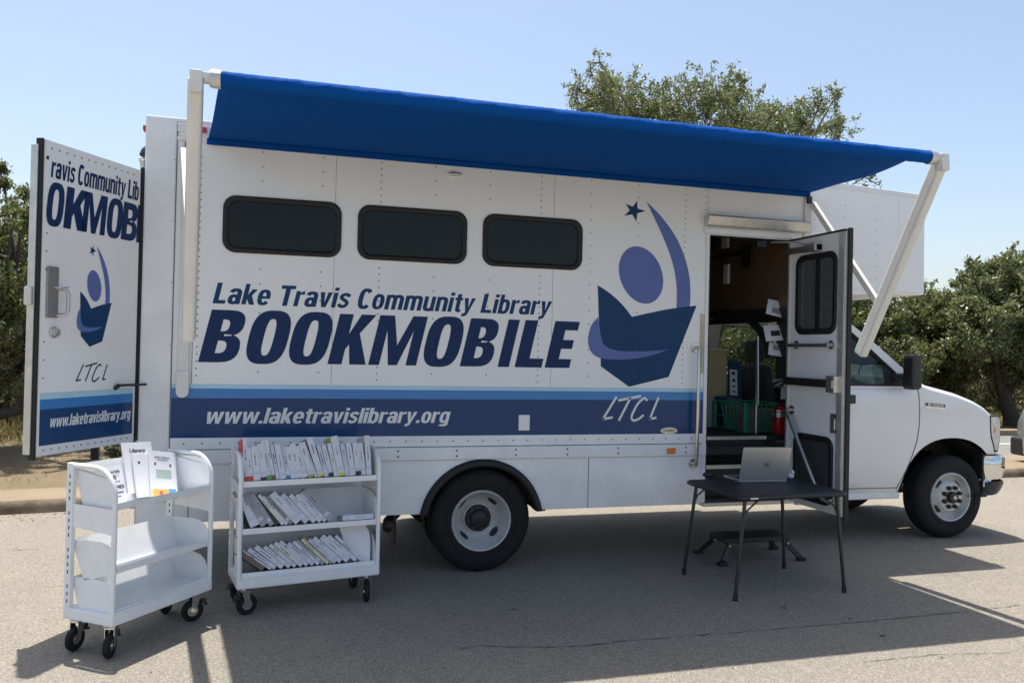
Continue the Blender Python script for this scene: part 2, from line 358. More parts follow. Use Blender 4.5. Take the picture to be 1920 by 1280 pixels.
def clumps_from(blobs, seed, dens=40, rc0=.16, rc1=.34):
    rg = np.random.default_rng(seed); out = []
    for (x, y, z, r) in blobs:
        k = max(3, int(dens*(r/.6)**2))
        for i in range(k):
            d = rg.normal(size=3); d /= np.linalg.norm(d); rr = r*rg.uniform(.35, 1.0)
            out.append((x+d[0]*rr, y+d[1]*rr, z+d[2]*rr*.9, rg.uniform(rc0, rc1)*min(1.3, max(.35, r))))
        # a few sprigs sticking out
        for i in range(max(2, k//5)):
            d = rg.normal(size=3); d[2] = abs(d[2])*.8; d /= np.linalg.norm(d)
            for q in range(3): out.append((x+d[0]*r*(.95+.14*q), y+d[1]*r*(.95+.14*q), z+d[2]*r*(.95+.14*q), .085*min(1.2, max(.5, r))))
    return out
def trunk_mesh(b, base, path, r0, r1):
    pts = [V(base)]+[V(p) for p in path]; n = len(pts)
    # smooth the path a little
    q = []
    for i in range(n-1):
        for j in range(5): q.append(pts[i].lerp(pts[i+1], j/5)+V((math.sin(i*3+j)*.02, math.cos(i*2+j*1.7)*.02, 0)))
    q.append(pts[-1]); b.tube(q, [r0+(r1-r0)*(i/(len(q)-1))**.8 for i in range(len(q))], 9)
def tree(label, base, blobs_px, Y, seed, n, size, lm, stems, r0, group='oak trees around the car park', jit=.9, extra=None):
    root = empty('oak_tree', base, 0, label, 'tree', group); rg = random.Random(seed); B = []
    for (px, py, r) in blobs_px:
        yy = Y+rg.uniform(-jit, jit); p = onY(px, py, yy); B.append((p.x, p.y, p.z, r*(p-CAM).dot(_f)/FPX))
    bx = V(base); cl = [(x-bx.x, y-bx.y, z-bx.z, r) for x, y, z, r in clumps_from(B, seed)]
    o = bpy.data.objects.new('crown', leaves_mesh('crown', cl, n, size, .46, seed, lm)); COL.objects.link(o); o.parent = root
    b = MB()
    for st in stems: trunk_mesh(b, (0, 0, -.05), [V(p)-bx for p in st], r0, r0*.35)
    top = V(stems[0][-1])-bx
    for (x, y, z, r) in B:
        t = V((x, y, z))-bx; s = V(stems[rg.randrange(len(stems))][-1])-bx; mid = s.lerp(t, .5)+V((rg.uniform(-.2, .2), rg.uniform(-.2, .2), .15))
        b.tube([s, mid, t], [r0*.34, r0*.2, r0*.06], 6)
        for k in range(4):
            d = V((rg.uniform(-1, 1), rg.uniform(-1, 1), rg.uniform(-.4, 1))).normalized(); b.tube([t, t+d*r*.5, t+d*r*.95], [r0*.07, r0*.05, r0*.015], 5)
    if extra:
        for path, ra, rb in extra:
            pp = [V(p)-bx for p in path]; b.tube(pp, [ra+(rb-ra)*i/(len(pp)-1) for i in range(len(pp))], 8)
    b.build('trunk', M['bark'], root, smooth=True); return root
tree('big grey-green oak whose crown shows above the blue awning', (6.9, 9.2, .1),
     [(1128, 180, 62), (1124, 118, 20), (1165, 215, 70), (1235, 205, 60), (1240, 165, 26), (1283, 165, 36), (1325, 195, 62), (1372, 165, 42), (1400, 240, 70), (1478, 240, 60), (1440, 225, 35), (1540, 190, 34), (1572, 170, 18), (1555, 250, 45), (1590, 290, 30), (1622, 332, 30), (1110, 200, 30), (1090, 205, 14), (1200, 330, 100), (1350, 330, 120), (1480, 350, 95), (1290, 430, 90), (1420, 450, 90), (1430, 560, 70), (1300, 560, 80)],
     9.2, 11, 150000, .072, M['oakpale'], [[(6.9, 9.2, 1.4), (6.6, 9.3, 2.8)], [(7.0, 9.1, 1.3), (7.7, 9.1, 3.0)]], .2)
tree('dark oak right behind the cab of the white truck', (12.2, 10.2, .1),
     [(1640, 600, 60), (1700, 620, 70), (1745, 650, 70), (1762, 600, 46), (1690, 690, 60), (1790, 690, 52), (1620, 680, 60), (1720, 560, 36), (1610, 570, 46), (1815, 700, 34), (1560, 620, 60), (1745, 572, 26), (1800, 640, 40), (1770, 722, 36)],
     10.2, 12, 110000, .080, M['oakleaf'], [[(12.2, 10.2, .8), (12.0, 10.2, 1.3)]], .2)
b3 = onZ(1899, 797, .12)
tree('oak with a dark leaning trunk at the right edge', tuple(b3),
     [(1882, 505, 40), (1850, 530, 40), (1812, 570, 50), (1778, 600, 40), (1905, 560, 66), (1850, 610, 66), (1925, 630, 64), (1965, 560, 80), (1985, 650, 80), (1822, 650, 44), (1880, 690, 34), (1945, 700, 44), (1820, 505, 16), (1915, 490, 30), (2030, 620, 80), (1800, 680, 30)],
     b3.y, 13, 140000, .092, M['oakpale'], [[onY(1884, 745, b3.y), onY(1868, 690, b3.y)], [onY(1886, 740, b3.y), onY(1912, 690, b3.y)]], .21)
bL = onZ(-70, 850, .12)
tree('shady oak behind the open rear door at the left edge', tuple(bL),
     [(25, 400, 40), (58, 410, 34), (0, 460, 70), (62, 480, 66), (20, 560, 80), (-110, 450, 110), (-70, 600, 110), (85, 570, 70), (150, 500, 60), (45, 650, 60), (10, 715, 34), (115, 650, 70), (180, 610, 70), (48, 365, 14), (0, 318, 8), (8, 345, 7), (62, 715, 26), (-160, 620, 110), (235, 560, 60), (-10, 640, 60)],
     6.3, 14, 140000, .054, M['oakleaf'], [[onY(-60, 780, 6.2), onY(-40, 720, 6.2)], [onY(-50, 778, 6.2), onY(30, 700, 6.3)]], .16, jit=1.3,
     extra=[([onY(-70, 790, 6.2), onY(-10, 778, 6.2), onY(32, 770, 6.2), onY(46, 735, 6.2), onY(58, 690, 6.3), onY(52, 650, 6.3)], .085, .04)])
def shrub(loc, h, r, seed, label, group='scrub bushes behind the trees', n=9000, src=None, sc=1):
    root = empty('shrub', loc, (seed*1.7) % 6.28, label, 'bush', group); root.scale = (sc, sc, sc)
    if src is None:
        rg = random.Random(seed); B = [(rg.uniform(-.7, .7)*r, rg.uniform(-.5, .5)*r, h*rg.uniform(.2, .8), r*rg.uniform(.28, .5)) for _ in range(9)]
        o = bpy.data.objects.new('foliage', leaves_mesh('foliage', clumps_from(B, seed), n, .095, .38, seed, M['brushleaf'], 1.0, .6)); COL.objects.link(o); o.parent = root
        b = MB()
        for _ in range(7):
            a = rg.uniform(0, 6.28); b.tube([(0, 0, -.05), (math.cos(a)*.3*r, math.sin(a)*.3*r, h*.45), (math.cos(a)*.7*r, math.sin(a)*.6*r, h*.85)], [.03, .022, .008], 5)
        b.build('stem', M['bark'], root, smooth=True)
    else:
        for ch in src.children:
            c = ch.copy(); COL.objects.link(c); c.parent = root
    return root
s1 = shrub(tuple(onY(1880, 780, 12.2).xy)+(.1,), 2.2, 1.7, 21, 'pale scrub bush right behind the leaning oak trunk')
s2 = shrub(tuple(onY(20, 760, 10.5).xy)+(.1,), 1.9, 1.6, 22, 'pale scrub bush under the shady oak on the left')
SH = [(1800, 13.5, 1.05, 'olive scrub bush behind the truck bonnet'), (1960, 13.0, 1.1, 'scrub bush beyond the silver car on the right'), (1840, 16, 1.25, 'tall scrub bush beyond the road between the two right oaks'),
      (1920, 17, 1.3, 'tallest scrub bush behind the leaning oak'), (1700, 13, 1.2, 'scrub bush hidden behind the truck cab'), (1560, 12.5, 1.2, 'scrub bush seen past the open entry door'), (1440, 12, 1.25, 'scrub bush seen through the cab windows'), (1380, 13, 1.4, 'big scrub bush behind the bookmobile steps'),
      (-60, 11, 1.1, 'scrub bush at the far left edge'), (90, 12.5, 1.2, 'scrub bush behind the rear door'), (60, 15, 1.5, 'tall scrub bush far behind the left oak'), (-30, 16, 1.5, 'far scrub bush left of the shady oak'), (200, 15, 1.3, 'scrub bush far behind the open rear door'), (1640, 18, 1.5, 'far scrub bush behind the overcab box'), (1760, 19, 1.5, 'far scrub bush above the bonnet line'), (2000, 18, 1.5, 'far scrub bush right of the leaning oak')]
for i, (px, Y, sc, lb) in enumerate(SH):
    p = onY(px, 740, Y); shrub((p.x, p.y, .1), 0, 0, 30+i*3, lb, src=(s1, s2)[i % 2], sc=sc)
# dark low bush and a post seen under the rear door
p = onZ(250, 866, .12); d = empty('shrub', tuple(p), 0, 'low dark bush under the open rear door', 'bush')
o = bpy.data.objects.new('foliage', leaves_mesh('foliage', clumps_from([(0, 0, .25, .3), (.3, .1, .22, .25), (-.25, .1, .18, .2)], 5), 1500, .06, .4, 5, M['oakleaf'])); COL.objects.link(o); o.parent = d
b = MB(); [b.tube([(0, 0, -.03), (x, .05, .3)], [.02, .008], 5) for x in (-.2, 0, .2)]; b.build('stem', M['bark'], d, smooth=True)
# grass
def grass(name, poly_pts, n, h, m, seed):
    rg = np.random.default_rng(seed); (x0, x1, y0, y1) = poly_pts
    cl = np.stack([rg.uniform(x0, x1, 700), rg.uniform(y0, y1, 700), np.full(700, .12), rg.uniform(.1, .45, 700)], 1)
    me = leaves_mesh(name, cl, n, h, .09, seed, m, .9, 2.6)
    co = np.empty(len(me.vertices)*3, np.float32); me.vertices.foreach_get('co', co); co = co.reshape(-1, 4, 3)
    co[:, :, 2] += (.11-co[:, 0, 2])[:, None]; me.vertices.foreach_set('co', co.ravel()); me.update()
    o = bpy.data.objects.new(name, me); COL.objects.link(o); return tag(o, 'dry tan grass growing behind the kerb' if 'dry' in name else 'green grass growing along the road', 'grass', kind='stuff')
grass('dry_grass', (-13, -2, 7.2, 16), 26000, .26, M['drygrass'], 3)
grass('roadside_grass', (9, 30, 8.6, 13), 16000, .16, M['greengrass'], 4)
grass('dry_grass', (-8, 2, 3.6, 7.2), 2500, .07, M['drygrass'], 6)

# ------------------------------------------------------------------ lettering helpers
def curve_mesh(splines):
    """splines: closed 2D outlines (holes are filled even-odd) -> list of verts, faces"""
    cu = bpy.data.curves.new('outline', 'CURVE'); cu.dimensions = '2D'; cu.fill_mode = 'BOTH'
    for pts in splines:
        s = cu.splines.new('POLY'); s.points.add(len(pts)-1); s.use_cyclic_u = True
        for i, (x, y) in enumerate(pts): s.points[i].co = (x, y, 0, 1)
    return eval_curve(cu)
def eval_curve(cu):
    ob = bpy.data.objects.new('tmp', cu); COL.objects.link(ob); dg = bpy.context.evaluated_depsgraph_get(); dg.update()
    me = ob.evaluated_get(dg).to_mesh(); vs = [(v.co.x, v.co.y) for v in me.vertices]; fs = [tuple(p.vertices) for p in me.polygons]
    ob.evaluated_get(dg).to_mesh_clear(); bpy.data.objects.remove(ob); bpy.data.curves.remove(cu); return vs, fs
def text_mesh(s, bold=0.0, shear=0.0, space=1.0):
    cu = bpy.data.curves.new('txt', 'FONT'); cu.body = s; cu.size = 1; cu.offset = bold; cu.shear = shear; cu.space_character = space; cu.dimensions = '2D'; cu.fill_mode = 'BOTH'; cu.resolution_u = 6
    return eval_curve(cu)
def place2d(name, vf, f3, m, parent):
    """f3(u,v)->point: puts a flat outline onto a surface"""
    vs, fs = vf; b = MB(); b.add([f3(x, y) for x, y in vs], fs); return b.build(name, m, parent)
def fit_text(name, s, fo, x0, x1, z0, cap, m, parent, bold=.02, shear=.2, space=1.0, fat=0.0, o=.0016):
    """fo(o): surface at height o; fat: extra stroke width (in em) from side-shifted copies laid a hair apart"""
    vs, fs = text_mesh(s, bold, 0, space); cvs, _ = text_mesh('H', bold); ch = max(v[1] for v in cvs); c0 = min(v[1] for v in cvs)
    xs = [v[0] for v in vs]; a, e = min(xs)-fat, max(xs)+fat; b = MB()
    for i, (dx, dy) in enumerate(((0, 0), (-fat, fat*.35), (fat, -fat*.35), (-fat, -fat*.35), (fat, fat*.35), (0, fat*.35), (0, -fat*.35)) if fat else ((0, 0),)):
        f3 = fo(o+i*.00022); q = [(x0+(x+dx-a)/(e-a)*(x1-x0), (y+dy-c0)/(ch-c0)*cap) for x, y in vs]
        b.add([f3(x+shear*y, z0+y) for x, y in q], fs)
    return b.build(name, m, parent)
def sup(cx, cy, rx, ry, e, n=44):
    out = []
    for i in range(n):
        t = 2*math.pi*i/n; c, s = math.cos(t), math.sin(t)
        out.append((cx+rx*math.copysign(abs(c)**(2/e), c), cy+ry*math.copysign(abs(s)**(2/e), s)))
    return out
def glyph(ch, w, st):
    """condensed heavy capitals, height 1, width w, stem st"""
    t = .19
    if ch == 'O': return [sup(w/2, .5, w/2, .52, 2.9), sup(w/2, .5, w/2-st, .52-.165, 2.9)]
    if ch == 'I': return [[(0, 0), (w, 0), (w, 1), (0, 1)]]
    if ch == 'L': return [[(0, 0), (w, 0), (w, t), (st, t), (st, 1), (0, 1)]]
    if ch == 'E': return [[(0, 0), (w, 0), (w, t), (st, t), (st, .41), (w*.93, .41), (w*.93, .60), (st, .60), (st, 1-t), (w, 1-t), (w, 1), (0, 1)]]
    if ch == 'K': return [[(0, 0), (st, 0), (st, .30), (st+.07*w, .40), (w-st*1.12, 0), (w+.02, 0), (w*.66, .62), (w*.99, 1), (w-st*1.10, 1), (st, .60), (st, 1), (0, 1)]]
    if ch == 'M': 
        s = st*.88; return [[(0, 0), (s, 0), (s, .70), (w/2-s*.42, 0), (w/2+s*.42, 0), (w-s, .70), (w-s, 0), (w, 0), (w, 1), (w-s*1.38, 1), (w/2, .40), (s*1.38, 1), (0, 1)]]
    if ch == 'B':
        def bowl(x0, xr, z0, z1, n=10):
            zc = (z0+z1)/2; r = (z1-z0)/2; out = []
            for i in range(n+1):
                a = -math.pi/2+math.pi*i/n; c, s = math.cos(a), math.sin(a)
                out.append((x0+(xr-x0)*abs(c)**.75, zc+r*math.copysign(abs(s)**.8, s)))
            return out
        o = [(0, 0)]+bowl(w*.5, w, 0, .54)+bowl(w*.5, w*.97, .50, 1)+[(0, 1)]
        return [o, [(st, .175)]+bowl(w*.45, w-st*.98, .175, .415)+[(st, .415)], [(st, .59)]+bowl(w*.42, w*.95-st*.98, .59, .82)+[(st, .82)]]
def ringarc(cx, cy, rx, ry, t, a0, a1, ty=None, e=2.5, n=22):
    """part of a superelliptic ring as a closed outline (angles in degrees, anticlockwise)"""
    ty = t*.82 if ty is None else ty; o, i_ = [], []
    for k in range(n+1):
        an = math.radians(a0+(a1-a0)*k/n); c, s_ = math.cos(an), math.sin(an); q = lambda v: math.copysign(abs(v)**(2/e), v)
        o.append((cx+rx*q(c), cy+ry*q(s_))); i_.append((cx+(rx-t)*q(c), cy+(ry-ty)*q(s_)))
    return o+i_[::-1]
def box2(x0, x1, y0, y1): return [(x0, y0), (x1, y0), (x1, y1), (x0, y1)]
XH, ST, OV = .745, .185, .015                                      # x-height, stem, overshoot (cap height 1)
def ring2(x0, w, h, y0=0): return [sup(x0+w/2, y0+h/2, w/2, h/2+OV, 2.5, 36), sup(x0+w/2, y0+h/2, w/2-ST, h/2+OV-ST*.80, 2.5, 36)]
def sglyph(ch):
    """-> advance width, list of outlines groups (each group is filled on its own)"""
    w = .52; S = ST; hx = XH
    arch = lambda x0, ww: [ringarc(x0+ww/2, hx-.24, ww/2, .24+OV, S, 0, 150)]
    if ch == 'L': return .50, [[[(0, 0), (.50, 0), (.50, .17), (.205, .17), (.205, 1), (0, 1)]]]
    if ch == 'T': return .60, [[[(.20, 0), (.405, 0), (.405, .83), (.60, .83), (.60, 1), (0, 1), (0, .83), (.20, .83)]]]
    if ch == 'C': return .58, [[ringarc(.30, .5, .30, .52, .205, 42, 318, .165, 2.6, 40)]]
    if ch == 'l': return S, [[box2(0, S, 0, 1)]]
    if ch == 'i': return S, [[box2(0, S, 0, hx)], [box2(0, S, .84, 1)]]
    if ch == '.': return S, [[box2(0, S, 0, .175)]]
    if ch == 'o': return w, [ring2(0, w, hx)]
    if ch == 'b': return w, [ring2(0, w, hx), [box2(0, S, 0, 1)]]
    if ch == 'g': return w, [ring2(0, w, hx), [box2(w-S, w, -.06, hx)], [ringarc(w/2, -.06, w/2, .17, S, 205, 360, .135)]]
    if ch == 'e': return w, [[ringarc(w/2, hx/2, w/2, hx/2+OV, S, 0, 325, S*.80, 2.5, 44)], [box2(S*.6, w-.004, .31, .43)]]
    if ch == 'a': return w, [ring2(0, w*.93, .455), [box2(w-S, w, 0, .50)], [ringarc(w/2, hx-.25, w/2, .25+OV, S, 0, 165)]]
    if ch == 'k': return .54, [[box2(0, S, 0, 1)], [[(S*.8, .30), (S*.8+.02, .30), (.54-.215, 0), (.54, 0), (.355, .44), (.53, hx), (.325, hx), (S*.8, .40)]]]
    if ch == 'r': return .37, [[box2(0, S, 0, hx)], [[(S*.5, .50), (S, .56), (.28, .585), (.37, .575), (.37, hx+.01), (.27, hx-.01), (S, hx-.10), (S*.5, hx-.12)]]]
    if ch == 'v': return .52, [[[(.165, 0), (.355, 0), (.52, hx), (.335, hx), (.262, .24), (.19, hx), (0, hx)]]]
    if ch == 'w': return .80, [[[(.115, 0), (.30, 0), (.40, .46), (.50, 0), (.685, 0), (.80, hx), (.625, hx), (.575, .27), (.475, hx), (.325, hx), (.225, .27), (.175, hx), (0, hx)]]]
    if ch == 'y': return .53, [[[(.165, .02), (.12, -.06), (.02, -.06), (.02, -.215), (.16, -.215), (.27, -.14), (.53, hx), (.345, hx), (.268, .25), (.19, hx), (0, hx)]]]
    if ch == 't': return .36, [[[(.085, .13), (.13, .02), (.22, -.012), (.35, 0), (.35, .135), (.29, .135), (.27, .17), (.27, .615), (.36, .615), (.36, hx), (.27, hx), (.27, .93), (.085, .93), (.085, hx), (0, hx), (0, .615), (.085, .615)]]]
    if ch == 'n': return w, [[box2(0, S, 0, hx)], [box2(w-S, w, 0, hx-.235)], arch(0, w)]
    if ch == 'm': return .80, [[box2(0, S, 0, hx)], [box2(.40-S/2, .40+S/2, 0, hx-.235)], [box2(.80-S, .80, 0, hx-.235)], arch(0, .40+S/2), arch(.40-S/2, .40+S/2)]
    if ch == 'u': return w, [[box2(w-S, w, 0, hx)], [box2(0, S, .235, hx)], [ringarc(w/2, .24, w/2, .24+OV, S, 180, 330)]]
    if ch == 's':
        P = smoothpts([(.455, .575), (.36, .665), (.20, .665), (.105, .565), (.17, .445), (.33, .345), (.395, .215), (.30, .085), (.14, .085), (.045, .185)], 5); L, R_ = stroke(P, .158)
        return .49, [[[tuple(p[:2]) for p in L]+[tuple(p[:2]) for p in R_[::-1]]]]
def condensed(name, s, fo, x0, x1, z0, cap, m, parent, shear=.2, track=.055, space=.26, o=.0016):
    b = MB(); u = 0; parts = []
    for ch in s:
        if ch == ' ': u += space; continue
        adv, groups = sglyph(ch)
        for gi, g in enumerate(groups): parts.append((curve_mesh(g), u, gi))
        u += adv+track
    u -= track
    for (vs, fs), dx, gi in parts:
        f3 = fo(o+gi*.00025); b.add([f3(x0+((x+dx)/u)*(x1-x0)+shear*y*cap, z0+y*cap) for x, y in vs], fs)
    return b.build(name, m, parent)
def join_pattern(ob, b, m):
    """add a surface pattern (rivet heads) to the mesh of the part it sits on"""
    tmp = b.mesh('pattern'); bm = bmesh.new(); bm.from_mesh(ob.data); n = len(bm.faces); bm.from_mesh(tmp); bm.faces.ensure_lookup_table()
    for f in bm.faces[n:]: f.material_index = len(ob.data.materials)
    bm.to_mesh(ob.data); bm.free(); ob.data.materials.append(m); bpy.data.meshes.remove(tmp)
def flat(y): return lambda u, v: (u, y, v)
def side(o): return lambda u, v: (u, -o, v)
def smoothpts(P, n=6, closed=False):
    """Catmull-Rom through 2D points"""
    N = len(P); out = []
    for i in range(N if closed else N-1):
        p0, p1, p2, p3 = P[(i-1) % N] if closed or i else P[0], P[i], P[(i+1) % N], P[(i+2) % N] if closed or i+2 < N else P[-1]
        for j in range(n):
            t = j/n; out.append(tuple(.5*((2*p1[k])+(-p0[k]+p2[k])*t+(2*p0[k]-5*p1[k]+4*p2[k]-p3[k])*t*t+(-p0[k]+3*p1[k]-3*p2[k]+p3[k])*t**3) for k in (0, 1)))
    if not closed: out.append(tuple(P[-1]))
    return out
# the library emblem in side-of-truck coordinates (x, z)
def zz(x, y):
    p = onY(1060+x/2.56, 340+y/2.56); return (p.x, p.z)
def star_pts():
    O = [zz(*q) for q in ((345, 93), (385, 143), (341, 194), (283, 166), (289, 108))]; c = (sum(o[0] for o in O)/5, sum(o[1] for o in O)/5); out = []
    for i in range(5):
        a, b_ = O[i], O[(i+1) % 5]; out.append(a); mx, mz = (a[0]+b_[0])/2-c[0], (a[1]+b_[1])/2-c[1]; out.append((c[0]+mx*.46, c[1]+mz*.46))
    return out
LOGO = {'star': star_pts(),
 'arm': smoothpts([zz(*q) for q in ((388, 97), (452, 160), (520, 250), (568, 350), (594, 450), (600, 540), (597, 602))], 6)+smoothpts([zz(*q) for q in ((533, 609), (535, 530), (527, 450), (508, 370), (478, 290), (436, 195), (388, 97))], 6)[:-1],
 'head': [zz(363+104*math.cos(t)+23*math.sin(t), 449.5+137.5*math.sin(t)) for t in [2*math.pi*i/48 for i in range(48)]],
 'book': smoothpts([zz(*q) for q in ((155, 498), (215, 538), (270, 588), (320, 650))], 5)[:-1]+smoothpts([zz(*q) for q in ((320, 650), (400, 632), (500, 612), (630, 596))], 4)+[zz(495, 938), zz(305, 985), zz(170, 887), zz(169, 840)]+smoothpts([zz(*q) for q in ((175, 775), (165, 715), (160, 640), (155, 498))], 4)[:-1],
 'swoosh': smoothpts([zz(*q) for q in ((158, 650), (125, 690), (110, 745), (113, 795), (132, 828), (170, 848), (245, 855), (330, 850), (410, 835), (495, 807))], 5)[:-1]+smoothpts([zz(*q) for q in ((495, 807), (420, 813), (330, 816), (255, 812), (205, 798), (180, 775), (166, 720), (158, 650))], 5)[:-1]}
LTCL = [[(445, 1040), (405, 1138), (432, 1134)][::1], [(392, 1052), (378, 1040), (345, 1070), (318, 1125), (325, 1146), (350, 1140), (375, 1120)], [(258, 1050), (358, 1030)], [(310, 1042), (258, 1143)], [(243, 1036), (180, 1140), (222, 1132)]]
LTCL = [[zz(*q) for q in s] for s in LTCL]
def stroke(P, wd):
    """outline of a pen stroke"""
    P = [V((x, y)) for x, y in P]; L = []; R_ = []
    for i in range(len(P)):
        t = (P[min(i+1, len(P)-1)]-P[max(i-1, 0)]).normalized(); nrm = V((-t.y, t.x)); k = 1.0
        if 0 < i < len(P)-1:
            a = (P[i]-P[i-1]).normalized(); k = 1/max(.45, abs(V((-a.y, a.x)).dot(nrm)))
        L.append(P[i]+nrm*wd*.5*k); R_.append(P[i]-nrm*wd*.5*k)
    return L, R_
def logo(parent, f3s, mapf=lambda x, z: (x, z), pen=.016, pen_m=None):
    b = MB()
    for k, m in (('star', 'tealblue'), ('head', 'purple'), ('arm', 'purple'), ('book', 'tealblue'), ('swoosh', 'purple')):
        y = f3s(1 if k == 'swoosh' else 0)
        place2d('emblem_'+k, curve_mesh([[mapf(*q) for q in LOGO[k]]]), y, M[m], parent)
    f = f3s(0)
    for s in LTCL:
        q = [mapf(*p) for p in s]
        for seg in ([smoothpts(q, 5)] if len(q) > 3 else [q[i:i+2] for i in range(len(q)-1)]):
            if len(seg) == 2:
                t = (V((*seg[1], 0))-V((*seg[0], 0))).normalized()*pen*.45; seg = [tuple((V((*seg[0], 0))-t)[:2]), tuple((V((*seg[1], 0))+t)[:2])]
            L, R_ = stroke(seg, pen); b.grid([[f(*p) for p in L], [f(*p) for p in R_]])
    return b.build('lettering', pen_m, parent)

# ------------------------------------------------------------------ the bookmobile
W = 1.98; YC = W/2
BM = empty('bookmobile', (0, 0, 0), 0, 'white library bookmobile truck with blue awning out and both doors open', 'truck')
def panel(name, xs, zs, holes, y0, y1, m, parent, bevel=0):
    """upright sheet between y0 and y1 with rectangular openings"""
    xs = sorted(set(xs+[h[0] for h in holes]+[h[1] for h in holes])); zs = sorted(set(zs+[h[2] for h in holes]+[h[3] for h in holes]))
    bm = bmesh.new(); vd = {}
    def vt(i, j, k):
        if (i, j, k) not in vd: vd[(i, j, k)] = bm.verts.new((xs[i], (y0, y1)[k], zs[j]))
        return vd[(i, j, k)]
    def solid(i, j):
        if not (0 <= i < len(xs)-1 and 0 <= j < len(zs)-1): return False
        cx, cz = (xs[i]+xs[i+1])/2, (zs[j]+zs[j+1])/2
        return not any(h[0] < cx < h[1] and h[2] < cz < h[3] for h in holes)
    for i in range(len(xs)-1):
        for j in range(len(zs)-1):
            if not solid(i, j): continue
            bm.faces.new((vt(i,j,0), vt(i+1,j,0), vt(i+1,j+1,0), vt(i,j+1,0))); bm.faces.new((vt(i,j+1,1), vt(i+1,j+1,1), vt(i+1,j,1), vt(i,j,1)))
            if not solid(i-1, j): bm.faces.new((vt(i,j,1), vt(i,j,0), vt(i,j+1,0), vt(i,j+1,1)))
            if not solid(i+1, j): bm.faces.new((vt(i+1,j,0), vt(i+1,j,1), vt(i+1,j+1,1), vt(i+1,j+1,0)))
            if not solid(i, j-1): bm.faces.new((vt(i,j,0), vt(i,j,1), vt(i+1,j,1), vt(i+1,j,0)))
            if not solid(i, j+1): bm.faces.new((vt(i,j+1,1), vt(i,j+1,0), vt(i+1,j+1,0), vt(i+1,j+1,1)))
    me = bpy.data.meshes.new(name); bm.to_mesh(me); bm.free(); return link(name, me, m, parent, bevel=bevel)
DX0, DX1, DZ0, DZ1 = 1.80, 2.565, .44, 2.555          # entry door opening
WIN = [(-1.815, -1.045), (-.935, -.160), (-.043, .727)]; WZ0, WZ1 = 2.218, 2.597
HOLES = [(a+.035, b_-.035, WZ0+.035, WZ1-.035) for a, b_ in WIN]+[(DX0, DX1, .915, DZ1)]
side_wall = panel('side_wall', [-2.11, 2.70], [.915, 3.05], HOLES, 0, .04, M['white'], BM)
b = MB(); b.box(-2.298, -2.106, -.006, .10, .57, 3.07); b.build('corner_post', M['white2'], BM, bevel=.012)
b = MB(); b.box(2.640, 2.725, -.005, .08, .40, 2.96); b.build('front_corner_post', M['white2'], BM, bevel=.01)
panel('far_wall', [-2.29, 2.72], [.80, 3.05], [(-1.6, -.9, 2.2, 2.6)], W-.04, W, M['white'], BM)
b = MB(); b.box(-2.298, 2.72, -.004, W+.004, 3.05, 3.078); b.build('roof', M['white2'], BM, bevel=.01)
b = MB(); b.box(-2.106, 2.70, -.012, -.0005, 2.985, 3.04); b.box(-2.106, 2.70, -.016, -.0005, 2.93, 2.955); b.build('roof_rail', M['awnwhite'], BM, bevel=.003)
b = MB(); b.box(-2.298, 1.795, .05, W-.05, .86, .92); b.box(1.795, 3.12, .335, W-.05, .86, .925); b.build('floor', M['floorblack'], BM)
b = MB(); b.box(-2.27, -2.23, .05, W-.05, .92, 3.045); b.build('rear_wall', M['interior'], BM)
# inner lining and bulkhead above the cab passage
b = MB(); b.box(-2.22, 2.66, W-.07, W-.045, .93, 3.04); b.box(-2.22, 2.66, .06, W-.06, 3.015, 3.045); b.build('lining', M['brown'], BM)
b = MB(); b.box(2.60, 2.64, .05, W-.05, 1.93, 3.01); bh = b.build('bulkhead', M['brown'], BM)
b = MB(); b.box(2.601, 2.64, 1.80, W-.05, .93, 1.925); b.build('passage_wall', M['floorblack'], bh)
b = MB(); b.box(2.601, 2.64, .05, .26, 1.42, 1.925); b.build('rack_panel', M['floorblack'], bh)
b = MB(); pa = [(2.585, 1.07+.73*math.cos(math.radians(a)), 1.60+.40*math.sin(math.radians(a))) for a in range(180, -1, -12)]+[(2.585, 1.80, .93)]
b.tube(pa, .035, 8); b.box(2.588, 2.60, .05, W-.05, 1.90, 2.02); b.build('passage_trim', M['frame_black'], bh)
b = MB(); b.box(2.575, 2.598, .62, .78, 2.40, 2.60); b.box(2.575, 2.598, 1.22, 1.50, 2.62, 2.90); b.box(2.579, 2.597, .70, 1.3, 2.52, 2.56); b.build('control_panel', M['frame_black'], bh, bevel=.006)
for q in ((1.02, 1.13, 2.62, 2.80), (1.00, 1.08, 2.28, 2.46)):
    b = MB(); b.box(2.576, 2.599, *q); b.build('switch_plate', M['paper'], bh, bevel=.004)
# shelving inside behind the side windows
b = MB()
for z in (1.35, 1.75, 2.15, 2.42): b.box(-2.1, 1.2, 1.55, 2.0, z, z+.03)
for x in (-2.1, -1.3, -.5, .3, 1.17): b.box(x, x+.03, 1.55, 2.0, .93, 2.75)
b.build('shelving', M['interior'], BM)
b = MB()
for z in (2.05, 2.38, 2.56): b.box(-2.0, .95, .10, .40, z, z+.02)
b.box(-2.05, -2.02, .10, .4, .93, 2.7); b.box(.95, .98, .10, .4, .93, 2.75); b.build('window_shelf', M['interior'], BM)
